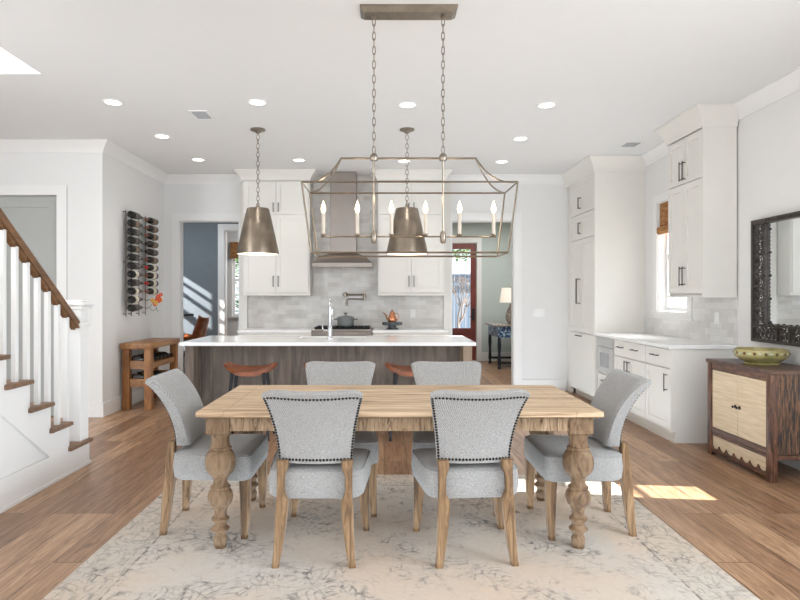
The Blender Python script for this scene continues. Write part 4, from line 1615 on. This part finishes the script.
# ------------------------------------------------------------------ wine bottles
def make_bottle(label, loc, rot, body='bottle', lab='lab_d', cap='cap_b', group=None, sc_=1.0):
    """lies along local +y (base at y=0, mouth at +0.30)"""
    t = thing('wine_bottle', label, 'bottle', loc, rot, group)
    t.scale = (sc_, sc_, sc_)
    b = B(); lathe(b, [(0.0, 0.012), (0.02, 0.006), (0.034, 0.0), (0.0375, 0.006), (0.0375, 0.185), (0.034, 0.205), (0.018, 0.232), (0.0145, 0.245), (0.0145, 0.262)], 20, ax='y'); obj('glass_body', b, M[body], t, 50)
    b = B(); lathe(b, [(0.0379, 0.06), (0.0382, 0.061), (0.0382, 0.149), (0.0379, 0.15)], 20, ax='y', cap=False); obj('paper_label', b, M[lab], t, 50)
    b = B(); lathe(b, [(0.0152, 0.235), (0.0155, 0.24), (0.0155, 0.285), (0.017, 0.286), (0.017, 0.298), (0.012, 0.30)], 14, ax='y'); obj('capsule', b, M[cap], t, 50)
    return t


ORD = ['first', 'second', 'third', 'fourth', 'fifth', 'sixth', 'seventh', 'eighth', 'ninth', 'tenth', 'eleventh', 'twelfth']
rack = t = thing('wine_rack', 'tall metal wall wine rack with upright rods on the white wall', 'wine rack', (XL, 0, 0))
for yy in (7.37, 7.53, 7.76, 7.97):
    b = B()
    tube(b, [(0.04, yy, 1.13), (0.04, yy, 2.44)], 0.006, 8)
    for zz in (1.16, 1.8, 2.42):
        tube(b, [(0.001, yy, zz), (0.04, yy, zz)], 0.006, 8)
    obj('upright_rod', b, M['bronze2'], t)
cols1 = ['lab_d', 'lab_t', 'lab_d', 'lab_d', 'lab_t', 'lab_d', 'lab_d', 'lab_w', 'lab_d', 'lab_w', 'lab_w', 'lab_d']
names = {'lab_d': 'grey', 'lab_t': 'tan', 'lab_w': 'cream'}
caps1 = ['cap_b'] * 7 + ['cap_t', 'cap_b', 'cap_t', 'cap_b', 'cap_b']
bx = 0.105
for i in range(12):
    z = 2.385 - 0.1045 * i
    make_bottle('wine bottle, %s label, left column of the wall rack, %s from top' % (names[cols1[i]], ORD[i]), (XL + bx, 7.34, z), 0, 'bottle', cols1[i], caps1[i], 'wine bottles in the wall rack', 1.13)
    for (yy, r, yr) in ((7.41, 0.047, 7.37), (7.63, 0.0215, 7.53)):
        b_hooks = B()
        tube(b_hooks, [(0.04, yy, z - r * 0.2)] + [(bx + r * cos(a), yy, z + r * sin(a)) for a in [pi + pi * k / 8 for k in range(9)]], 0.003, 6)
        tube(b_hooks, [(0.04, yy, z - r * 0.2), (0.04, yr, z - r * 0.2)], 0.003, 6)
        obj('cradle', b_hooks, M['bronze2'], rack)
cols2 = ['lab_t', 'lab_t', 'lab_t', 'lab_t', 'lab_d', 'lab_t', 'lab_w', 'lab_w', 'lab_w', 'lab_w']
caps2 = ['cap_t', 'cap_t', 'cap_t', 'cap_b', 'cap_b', 'cap_t', 'cap_r', 'cap_t', 'cap_r', 'cap_t']
for i in range(12):
    z = 2.385 - 0.1045 * i
    if i < 10:
        make_bottle('wine bottle, %s label, right column of the wall rack, %s from top' % (names[cols2[i]], ORD[i]), (XL + bx, 8.16, z), pi, 'bottle' if i < 6 else 'green_b', cols2[i], caps2[i], 'wine bottles in the wall rack', 1.13)
    for (yy, r, yr) in ((8.08, 0.047, 7.97), (7.86, 0.0215, 7.97)):
        b_hooks = B()
        tube(b_hooks, [(0.04, yy, z - r * 0.2)] + [(bx + r * cos(a), yy, z + r * sin(a)) for a in [pi + pi * k / 8 for k in range(9)]], 0.003, 6)
        tube(b_hooks, [(0.04, yy, z - r * 0.2), (0.04, yr, z - r * 0.2)], 0.003, 6)
        obj('cradle', b_hooks, M['bronze2'], rack)

# coral flower sprig tucked in the rack
t = thing('flower_sprig', 'coral and yellow flower sprig tucked in the lower right of the wall wine rack', 'flowers', (XL + 0.15, 7.93, 1.30))
t.scale = (0.85, 0.85, 0.85)
b = B()
tube(b, [(0, -0.1, -0.07), (0.01, 0, 0.0), (0.02, 0.12, 0.07), (0.03, 0.24, 0.1)], 0.004, 6)
tube(b, [(0, 0.0, -0.0), (0.03, 0.05, -0.06), (0.05, 0.1, -0.15)], 0.003, 6)
obj('stem', b, M['leafg'], t)
rr = random.Random(3)
for mname, pts_ in (('petal_o', [(0.02, 0.0, 0.02), (0.05, 0.06, 0.05), (0.04, 0.12, 0.09), (0.06, 0.18, 0.12), (0.03, 0.03, -0.03), (0.06, 0.1, 0.02), (0.07, 0.02, 0.03), (0.05, 0.16, 0.05)]), ('petal_y', [(0.03, -0.07, 0.03), (0.05, 0.2, 0.03), (0.06, -0.02, -0.01)])):
    b = B()
    for p in pts_:
        for k in range(7):
            a = 2 * pi * k / 7
            m_ = Matrix.Translation((p[0] + 0.018 * cos(a) * 0.7, p[1] + 0.02 * cos(a), p[2] + 0.02 * sin(a))) @ Matrix.Rotation(rr.uniform(0, 3), 4, 'Y') @ Matrix.Diagonal((0.012, 0.02, 0.018, 1))
            bmesh.ops.create_icosphere(b, subdivisions=2, radius=1, matrix=m_)
    obj('petals', b, M[mname], t, 60, label='coral petals' if mname == 'petal_o' else 'yellow petals')

# ------------------------------------------------------------------ wooden wine console
t = thing('wine_console', 'chunky honey wood wine storage table against the left wall', 'console table', (-3.19, 7.26, 0))
W, L, H = 0.385, 0.96, 0.81
b = B(); box(b, -0.0, W, -0.03, L + 0.03, H - 0.07, H, 0.008, 2); obj('table_top', b, M['gold_wood_y'], t)
for (x, y) in ((0.02, 0.0), (W - 0.10, 0.0), (0.02, L - 0.09), (W - 0.10, L - 0.09)):
    b = B(); box(b, x, x + 0.085, y, y + 0.085, 0, H - 0.07, 0.004); obj('leg', b, M['gold_wood'], t)
for z in (0.33, 0.55):
    for q in ((0.105, W - 0.10, 0.02, 0.06, z - 0.055, z + 0.045), (0.105, W - 0.10, L - 0.07, L - 0.03, z - 0.055, z + 0.045),
              (W - 0.075, W - 0.035, 0.085, L - 0.09, z - 0.055, z + 0.01), (0.035, 0.075, 0.085, L - 0.09, z - 0.055, z + 0.01)):
        b = B(); box(b, *q)
        obj('rack_rail', b, M['gold_wood_y'], t, 0)
k = 0
for (z, js) in ((0.60, (0, 1, 2, 3, 4, 5)), (0.38, (0, 2, 3))):
    for j in js:
        lb = 'dark wine bottle lying on the %s rack of the wood console, %s from the front' % ('upper' if z > 0.5 else 'lower', ORD[j])
        make_bottle(lb, (-3.19 + 0.05, 7.26 + 0.13 + j * 0.135, z), -pi / 2, 'bottle' if z > .5 else 'green_b', 'lab_d', 'cap_b', 'wine bottles in the wood console')

# ------------------------------------------------------------------ sideboard
t = thing('sideboard', 'antique dark wood sideboard with cream cloth doors against the right wall', 'sideboard', (2.84, 5.27, 0), -pi / 2)
W, D_, H = 0.86, 0.44, 0.83     # local x towards camera, y to wall
b = B(); box(b, -0.01, W + 0.01, -0.01, D_, H - 0.03, H, 0.004); obj('top', b, M['dark_top'], t)
for (x, y) in ((0, 0), (W - 0.055, 0), (0, D_ - 0.055), (W - 0.055, D_ - 0.055)):
    b = B(); box(b, x, x + 0.055, y, y + 0.055, 0, H - 0.03, 0.005, 2); obj('leg', b, M['dark_frame'], t)
for (ya, za, zb_) in ((0.008, H - 0.085, H - 0.031), (0.004, 0.202, 0.243), (0.010, 0.172, 0.200), (0.006, 0.03, 0.055)):
    b = B(); box(b, 0.055, W - 0.055, ya, 0.045, za, zb_, 0.003)
    obj('front_rail', b, M['dark_frame_x'], t)
b = B()
sc = [(0.055, 0.055)]
n = 7
sc.append((0.055, 0.095))
for k in range(n):
    xa = 0.055 + (W - 0.11) * k / n
    wv = (W - 0.11) / n
    for m_ in range(1, 8):
        a = pi * m_ / 8
        sc.append((xa + wv / 2 - wv / 2 * cos(a), 0.095 - 0.032 * sin(a)))
    sc.append((xa + wv, 0.095))
sc.append((W - 0.055, 0.055))
prism(b, sc, 'y', 0.006, 0.018)
obj('scalloped_apron', b, M['dark_frame'], t, 0)
b = B(); box(b, 0.055, W - 0.055, 0.02, 0.04, 0.055, 0.172); obj('lower_panel', b, M['burlap'], t, 0)
for (xa, xb, xk) in ((0.06, W / 2 - 0.002, W / 2 - 0.028), (W / 2 + 0.002, W - 0.06, W / 2 + 0.028)):
    b = B(); box(b, xa, xb, 0.012, 0.035, 0.245, H - 0.09, 0.002); dr = obj('door', b, M['burlap'], t, 0)
    b = B(); lathe(b, [(0.016, 0.012), (0.016, 0.008), (0.005, 0.006), (0.005, -0.004), (0.011, -0.01), (0.008, -0.018), (0, -0.02)], 16, (xk, 0, 0.48), 'y'); obj('knob', b, M['bronze'], dr)
for xx in (0.012, W - 0.03):
    b = B()
    box(b, xx, xx + 0.018, 0.055, D_ - 0.055, 0.21, H - 0.03)
    obj('side_panel', b, M['worn'], t, 0)
for xx in (0.012, W - 0.045):
    b = B(); box(b, xx, xx + 0.033, 0.055, D_ - 0.055, 0.165, 0.20, 0.004)
    obj('side_rail', b, M['dark_frame'], t)
b = B(); box(b, 0.03, W - 0.03, D_ - 0.05, D_ - 0.035, 0.2, H - 0.03); box(b, 0.03, W - 0.03, 0.046, D_ - 0.055, 0.2, 0.215); obj('back_panel', b, M['dark_frame'], t, 0)

# bowl
t = thing('ceramic_bowl', 'shallow olive green glazed bowl on the dark sideboard', 'bowl', (3.055, 4.86, 0.83))
t.scale = (0.93, 0.93, 0.98)
b = B(); lathe(b, [(0.135, 0), (0.138, 0.008), (0.130, 0.014), (0.165, 0.036), (0.2, 0.062), (0.213, 0.088), (0.207, 0.118), (0.195, 0.124), (0.19, 0.118), (0.193, 0.09), (0.15, 0.045), (0.08, 0.024), (0, 0.022)], 48); bo = obj('bowl_body', b, M['bowl'], t, 50)
b = B()
for k in range(16):
    a = 2 * pi * k / 16
    m_ = Matrix.Rotation(a, 4, 'Z') @ Matrix.Translation((0.209, 0, 0.092)) @ Matrix.Diagonal((0.006, 0.014, 0.013, 1))
    bmesh.ops.create_icosphere(b, subdivisions=2, radius=1, matrix=m_)
obj('brown_motif', b, M['bowl_d'], bo, 60)
b = B()
for k in range(16):
    a = 2 * pi * (k + 0.5) / 16
    m_ = Matrix.Rotation(a, 4, 'Z') @ Matrix.Translation((0.209, 0, 0.092)) @ Matrix.Diagonal((0.0055, 0.02, 0.009, 1))
    bmesh.ops.create_icosphere(b, subdivisions=2, radius=1, matrix=m_)
obj('pale_motif', b, M['bowl_l'], bo, 60)

# ------------------------------------------------------------------ mirror on the right wall
t = thing('wall_mirror', 'large wall mirror with dark openwork metal frame above the sideboard', 'mirror', (XR, 5.32, 0.98), -pi / 2)
W, H = 0.99, 1.065
b = B(); box(b, 0.005, W - 0.005, -0.02, -0.001, 0.005, H - 0.005); obj('mirror_glass', b, M['mirror'], t, 0)
b = B()
fo, fi, fb = 0.028, 0.185, 0.155
box(b, 0, fo, -0.05, 0, 0, H, 0.003); box(b, W - fo, W, -0.05, 0, 0, H, 0.003)
box(b, fo, W - fo, -0.05, 0, 0, fo, 0.003); box(b, fo, W - fo, -0.05, 0, H - 0.045, H, 0.003)
box(b, fi - 0.022, fi, -0.048, -0.02, fb, H - 0.045, 0.003); box(b, W - fi, W - fi + 0.022, -0.048, -0.02, fb, H - 0.045, 0.003)
box(b, fo, W - fo, -0.048, -0.02, fb - 0.022, fb, 0.003)
for k in range(1, 4):
    x = fi + (W - 2 * fi) * k / 4
    box(b, x - 0.01, x + 0.01, -0.046, -0.02, fo, fb - 0.022)
for k in range(26):
    z = fb + 0.02 + k * (H - fb - 0.08) / 25
    for x in (fi - 0.002, W - fi + 0.002):
        bmesh.ops.create_icosphere(b, subdivisions=1, radius=0.008 if k % 6 else 0.016, matrix=Matrix.Translation((x, -0.045, z)))
for k in range(12):
    x = fi + 0.02 + k * (W - 2 * fi - 0.04) / 11
    bmesh.ops.create_icosphere(b, subdivisions=1, radius=0.009 if k % 3 else 0.016, matrix=Matrix.Translation((x, -0.045, fb)))
    bmesh.ops.create_icosphere(b, subdivisions=1, radius=0.008 if k % 3 else 0.014, matrix=Matrix.Translation((x, -0.052, H - 0.022)))
obj('frame', b, M['mframe'], t, 40)
b = B()
rr = random.Random(11)


def scroll(cx, cz, s, flip, rot):
    pts = []
    for k in range(15):
        a = k / 14 * 1.6 * 2 * pi
        r = s * (1 - 0.75 * k / 14)
        aa = rot + (a if flip else -a)
        pts.append((cx + r * cos(aa), -0.036, cz + r * sin(aa)))
    tube(b, pts, [0.006 - 0.0025 * k / 14 for k in range(15)], 5)


for x0 in (fo, W - fi):
    n = 13
    for k in range(n):
        cz = fb + 0.03 + (H - fb - 0.11) * k / (n - 1)
        for j, cx in enumerate((x0 + 0.036, x0 + 0.094)):
            scroll(cx, cz + (0.03 if j else 0), 0.033, (k + j) % 2, rr.uniform(0, 6))
n = 17
for k in range(n):
    cx = fo + 0.04 + (W - 2 * fo - 0.08) * k / (n - 1)
    scroll(cx, 0.058, 0.030, k % 2, rr.uniform(0, 6))
    scroll(cx + 0.02, 0.105, 0.028, (k + 1) % 2, rr.uniform(0, 6))
obj('scrollwork', b, M['mframe'], t, 60)

# ------------------------------------------------------------------ study beyond the left doorway (blue walls)
b = B()
grid_wall(b, 'y', 11.3, 11.42, -6.2, 0.4, 0, 3.0, [(-3.0, -1.4, 0, 2.62)])
struct('wall_study_back', b, M['blue'])
b = B(); grid_wall(b, 'x', -5.2, -5.06, 8.89, 11.3, 0, 3.0, [(9.4, 11.0, 1.5, 2.68)]); struct('wall_study_left', b, M['blue'])  # unseen opening placed to let the added streak spot in
b = B(); box(b, -0.1, 0.0, 8.89, 11.3, 0, 3.0); struct('wall_study_right', b, M['blue'])
b = B(); box(b, -5.2, 0.0, 8.89, 11.3, 3.0, 3.1); box(b, -6.2, 0.4, 11.42, 14.5, 3.0, 3.1); struct('ceiling_study', b, M['ceiling'])
b = B(); grid_wall(b, 'y', YB + 0.14, YB + 0.15, -5.2, 0.0, 0, 3.0, [(DL[0] - 0.001, DL[1] + 0.001, 0, DL[3])]); box(b, -5.2, -3.4, YB, YB + 0.14, 0, 3.0); struct('wall_study_front', b, M['blue'])
b = B()
box(b, -3.12, -3.0, 11.27, 11.3, 0, 2.62); box(b, -1.4, -1.28, 11.27, 11.3, 0, 2.62); box(b, -3.12, -1.28, 11.265, 11.3, 2.62, 2.74)
box(b, -3.0, -2.985, 11.3, 11.42, 0, 2.62); box(b, -1.415, -1.4, 11.3, 11.42, 0, 2.62); box(b, -2.985, -1.415, 11.3, 11.42, 2.605, 2.62)
struct('trim_12', b, M['trim'])
# unseen slats added in the study opening to cut the spot into streaks
b = B()
for (z, h_) in ((1.5, 0.05), (1.78, 0.03), (2.05, 0.09), (2.34, 0.03), (2.5, 0.02), (2.63, 0.05)):
    box(b, -5.15, -5.10, 9.4, 11.0, z, z + h_)
for y in (9.4, 10.15, 10.95):
    box(b, -5.16, -5.09, y, y + 0.05, 1.5, 2.68)
struct('study_streak_slats', b, M['trim'])
# sunroom wall with window
b = B(); grid_wall(b, 'y', 13.3, 13.42, -6.2, 0.4, 0, 3.0, [(-3.36, -2.1, 0.95, 2.55)]); struct('wall_sunroom', b, M['wall'])
b = B(); box(b, -6.3, -6.2, 11.42, 13.42, 0, 3.0); box(b, 0.4, 0.5, 11.42, 13.42, 0, 3.0); struct('wall_sunroom_sides', b, M['wall'])
b = B()
box(b, -3.48, -3.36, 13.27, 13.3, 0.95, 2.55); box(b, -2.1, -1.98, 13.27, 13.3, 0.95, 2.55); box(b, -3.48, -1.98, 13.27, 13.3, 2.55, 2.67); box(b, -3.5, -1.96, 13.25, 13.3, 0.91, 0.95)
for x in (-3.36, -2.75, -2.15):
    box(b, x, x + 0.05, 13.33, 13.37, 0.95, 2.55)
for z in (0.95, 1.72, 2.50):
    box(b, -3.31, -2.15, 13.335, 13.365, z, z + 0.05)
w = struct('window_4', b, M['trim'])
b = B(); box(b, -3.31, -2.15, 13.348, 13.352, 1.0, 2.5); obj('pane', b, M['glass'], w, 0)
t = thing('roman_shade', 'woven brown shade in the far window seen through the left doorway', 'window shade', (-2.73, 13.22, 2.58))
b = B(); box(b, -0.65, 0.65, -0.02, 0.02, -0.3, 0.0, 0.004); obj('shade_panel', b, M['shade_w'], t)
b = B(); prism(b, [(-0.02, -0.3), (-0.06, -0.31), (-0.065, -0.34), (-0.03, -0.36), (0.02, -0.34), (0.02, -0.3)], 'x', -0.65, 0.65); obj('shade_fold', b, M['shade_w'], t)

# swivel chair and table in the study
t = thing('shell_chair', 'tan leather shell chair with black base in the blue room', 'chair', (-3.27, 10.2, 0), radians(80))
b = B()
nu, nv = 12, 14
gr_ = []
for i in range(nu + 1):
    u = -1 + 2 * i / nu
    col = []
    for j in range(nv + 1):
        v = j / nv
        if v < 0.5:
            s = v / 0.5
            y, z = 0.24 - 0.42 * s, 0.665 - 0.02 * sin(pi * s)
        else:
            s = (v - 0.5) / 0.5
            y, z = -0.18 - 0.10 * s, 0.665 + 0.36 * s
        w = 0.25 - 0.06 * max(0, v - 0.6) / 0.4
        col.append(Vector((w * u, y + (0.05 * u * u if v > .45 else 0), z + 0.07 * abs(u) ** 3 * (1 - v * 0.3))))
    gr_.append(col)
top = [[b.verts.new(p) for p in c] for c in gr_]
bot = [[b.verts.new(p + Vector((0, -0.012, -0.014))) for p in c] for c in gr_]
fs = []
for i in range(nu):
    for j in range(nv):
        fs.append(b.faces.new((top[i][j], top[i + 1][j], top[i + 1][j + 1], top[i][j + 1])))
        fs.append(b.faces.new((bot[i][j], bot[i][j + 1], bot[i + 1][j + 1], bot[i + 1][j])))
for i in range(nu):
    fs.append(b.faces.new((top[i][0], bot[i][0], bot[i + 1][0], top[i + 1][0])))
    fs.append(b.faces.new((top[i][nv], top[i + 1][nv], bot[i + 1][nv], bot[i][nv])))
for j in range(nv):
    fs.append(b.faces.new((top[0][j], top[0][j + 1], bot[0][j + 1], bot[0][j])))
    fs.append(b.faces.new((top[nu][j], bot[nu][j], bot[nu][j + 1], top[nu][j + 1])))
bmesh.ops.recalc_face_normals(b, faces=fs)
obj('seat_shell', b, M['leather'], t, 60)
for a in range(4):
    b = B(); th_ = pi / 4 + a * pi / 2
    tube(b, [(0.06 * cos(th_), 0.06 * sin(th_), 0.63), (0.24 * cos(th_), 0.24 * sin(th_), 0.0)], [0.016, 0.011], 8); obj('leg', b, M['blackmatte'], t)
b = B(); box(b, -0.1, 0.1, -0.1, 0.1, 0.615, 0.635); obj('seat_mount', b, M['blackmatte'], t, 0)
t = thing('high_table', 'dark round high table at the left edge of the blue room', 'table', (-3.72, 10.75, 0))
b = B(); lathe(b, [(0.02, 1.03), (0.3, 1.035), (0.3, 1.065), (0.29, 1.07)], 32); obj('table_top', b, M['black'], t)
b = B(); lathe(b, [(0.22, 0), (0.22, 0.015), (0.03, 0.03), (0.03, 1.03)], 24); obj('pedestal', b, M['black'], t)

# ------------------------------------------------------------------ mudroom beyond the right doorway
b = B(); grid_wall(b, 'y', 12.84, 12.98, 0.4, 3.6, 0, 3.0, [(1.03, 1.985, 0, 2.53)]); struct('wall_mudroom_back', b, M['sage'])
b = B(); box(b, 3.0, 3.1, 8.9, 12.84, 0, 3.0); struct('wall_mudroom_right', b, M['sage'])
b = B(); box(b, 0.0, 0.1, 8.9, 11.3, 0, 3.0); box(b, 0.4, 0.5, 11.42, 12.84, 0, 3.0); struct('wall_mudroom_left', b, M['sage'])
b = B(); box(b, 0.0, 3.6, 8.89, 12.98, 3.0, 3.1); struct('ceiling_mudroom', b, M['ceiling'])
b = B(); box(b, 0.93, 1.03, 12.82, 12.84, 0, 2.53); box(b, 1.985, 2.085, 12.82, 12.84, 0, 2.53); box(b, 0.93, 2.085, 12.815, 12.84, 2.53, 2.64); struct('trim_13', b, M['trim'])
base_box('baseboard_mudroom', 2.085, 3.0, 12.82, 12.84, 0.19)
b = B()
for q in ((1.04, 1.16, 0.01, 2.52), (1.86, 1.975, 0.01, 2.52), (1.16, 1.86, 2.40, 2.52), (1.16, 1.86, 0.01, 0.10), (1.16, 1.86, 0.60, 0.70)):
    box(b, q[0], q[1], 12.87, 12.92, q[2], q[3])
box(b, 1.16, 1.86, 12.885, 12.905, 0.1, 0.6)
d2 = struct('door_2', b, M['mahog'])
b = B(); box(b, 1.16, 1.86, 12.893, 12.899, 0.70, 2.40); obj('pane', b, M['glass'], d2, 0)
b = B(); box(b, 1.89, 1.945, 12.845, 12.87, 0.88, 1.12, 0.004); tube(b, [(1.917, 12.85, 0.95), (1.917, 12.80, 0.95), (1.83, 12.80, 0.95)], 0.012, 8); obj('door_handle', b, M['blackmatte'], d2)

t = thing('console_table', 'blue and white carved console table seen through the right doorway', 'console table', (2.14, 11.35, 0))
b = B(); box(b, -0.06, 0.82, -0.03, 1.13, 0.81, 0.845, 0.005); obj('table_top', b, M['crackle'], t)
b = B(); box(b, 0.02, 0.78, 0.01, 1.09, 0.60, 0.81, 0.004); obj('carved_apron', b, M['bluecarve'], t)
for (x, y) in ((0.05, 0.04), (0.75, 0.04), (0.05, 1.05), (0.75, 1.05)):
    b = B(); lathe(b, [(0.03, 0), (0.038, 0.02), (0.022, 0.06), (0.034, 0.12), (0.024, 0.3), (0.036, 0.45), (0.03, 0.6)], 16, (x, y, 0)); obj('leg', b, M['navy'], t)
b = B(); box(b, 0.05, 0.75, 0.02, 0.06, 0.1, 0.14); box(b, 0.05, 0.75, 1.03, 1.07, 0.1, 0.14); obj('stretcher', b, M['navy'], t, 0)
t = thing('table_lamp', 'glass gourd table lamp with white shade on the blue carved console', 'lamp', (2.46, 11.6, 0.845))
b = B(); lathe(b, [(0.07, 0), (0.075, 0.01), (0.06, 0.02), (0.1, 0.07), (0.115, 0.14), (0.1, 0.22), (0.05, 0.33), (0.03, 0.37), (0.03, 0.40)], 28); obj('base', b, M['crackle'], t)
b = B(); lathe(b, [(0.225, 0.42), (0.18, 0.70)], 36, cap=False); obj('lamp_shade', b, M['linen_shade'], t)
b = B(); tube(b, [(0, 0, 0.4), (0, 0, 0.69)], 0.005, 6); lathe(b, [(0.0, 0.69), (0.178, 0.69), (0.178, 0.694), (0, 0.694)], 24); lathe(b, [(0.006, 0.694), (0.012, 0.72), (0, 0.735)], 10); obj('harp', b, M['nickel'], t)

# ------------------------------------------------------------------ outdoors
b = B(); box(b, -12, 10, 14.6, 30, -0.25, -0.05); box(b, 3.5, 14, -8, 14.6, -0.25, -0.05); struct('ground_outside', b, M['ground'])
t = thing('fence', 'blue grey board fence outside the glazed door', 'fence', (0, 17.5, -0.05))
b = B()
for k in range(40):
    x = -1.5 + k * 0.155
    box(b, x, x + 0.145, 0, 0.03, 0.05, 2.05)
obj('boards', b, M['fence'], t, 0)
b = B()
for z in (0.3, 1.75):
    box(b, -1.5, 4.7, -0.05, 0, z, z + 0.1)
box(b, -1.5, 4.7, -0.06, 0.05, 2.05, 2.1)
obj('rail', b, M['fence'], t, 0)
b = B(); rr = random.Random(5)
def branch(p, d, L, r, depth):
    q = p + d * L
    tube(b, [p, (p + q) / 2 + Vector((rr.uniform(-.05, .05), 0, rr.uniform(-.03, .06))), q], [r, r * 0.85, r * 0.7], 6)
    if depth:
        for _ in range(3):
            nd = (d + Vector((rr.uniform(-.8, .8), rr.uniform(-.4, .4), rr.uniform(-.1, .6)))).normalized()
            branch(q, nd, L * 0.72, r * 0.6, depth - 1)
branch(Vector((2.0, 15.6, -0.05)), Vector((-0.1, 0, 1)).normalized(), 0.7, 0.045, 4)
tag(obj('bare_tree', b, M['bark'], None), 'small bare branching tree in front of the blue grey fence', 'tree')


def bush(name, c, rad, n, label, seed):
    rr = random.Random(seed)
    t = thing(name, label, 'shrub', (c[0], c[1], -0.05))
    b = B(); tube(b, [(0, 0, 0), (0.05, 0, c[2] * 0.6)], [0.06, 0.03], 8); obj('trunk', b, M['bark'], t)
    b = B()
    for _ in range(n):
        v = Vector((rr.gauss(0, 1), rr.gauss(0, 1), rr.gauss(0, 1))).normalized() * rr.uniform(0.5, 1)
        p = Vector((v.x * rad[0], v.y * rad[1], c[2] + v.z * rad[2]))
        m_ = Matrix.Translation(p) @ Matrix.Rotation(rr.uniform(0, 6), 4, 'Z') @ Matrix.Rotation(rr.uniform(-1, 1), 4, 'X')
        s = 0.07
        vs_ = [b.verts.new(m_ @ Vector(q)) for q in ((-s, 0, 0), (0, -s * 0.5, 0.01), (s, 0, 0), (0, s * 0.5, 0.01))]
        b.faces.new(vs_)
    obj('foliage', b, M['leafg'], t, 0)


bush('garden_tree', (-3.5, 16.2, 1.9), (1.4, 0.8, 1.3), 2600, 'leafy green tree outside the far window of the sunroom', 4)
bush('garden_tree', (2.6, 20.5, 3.3), (0.9, 0.8, 0.7), 1100, 'green tree crown rising behind the fence outside the glazed door', 9)
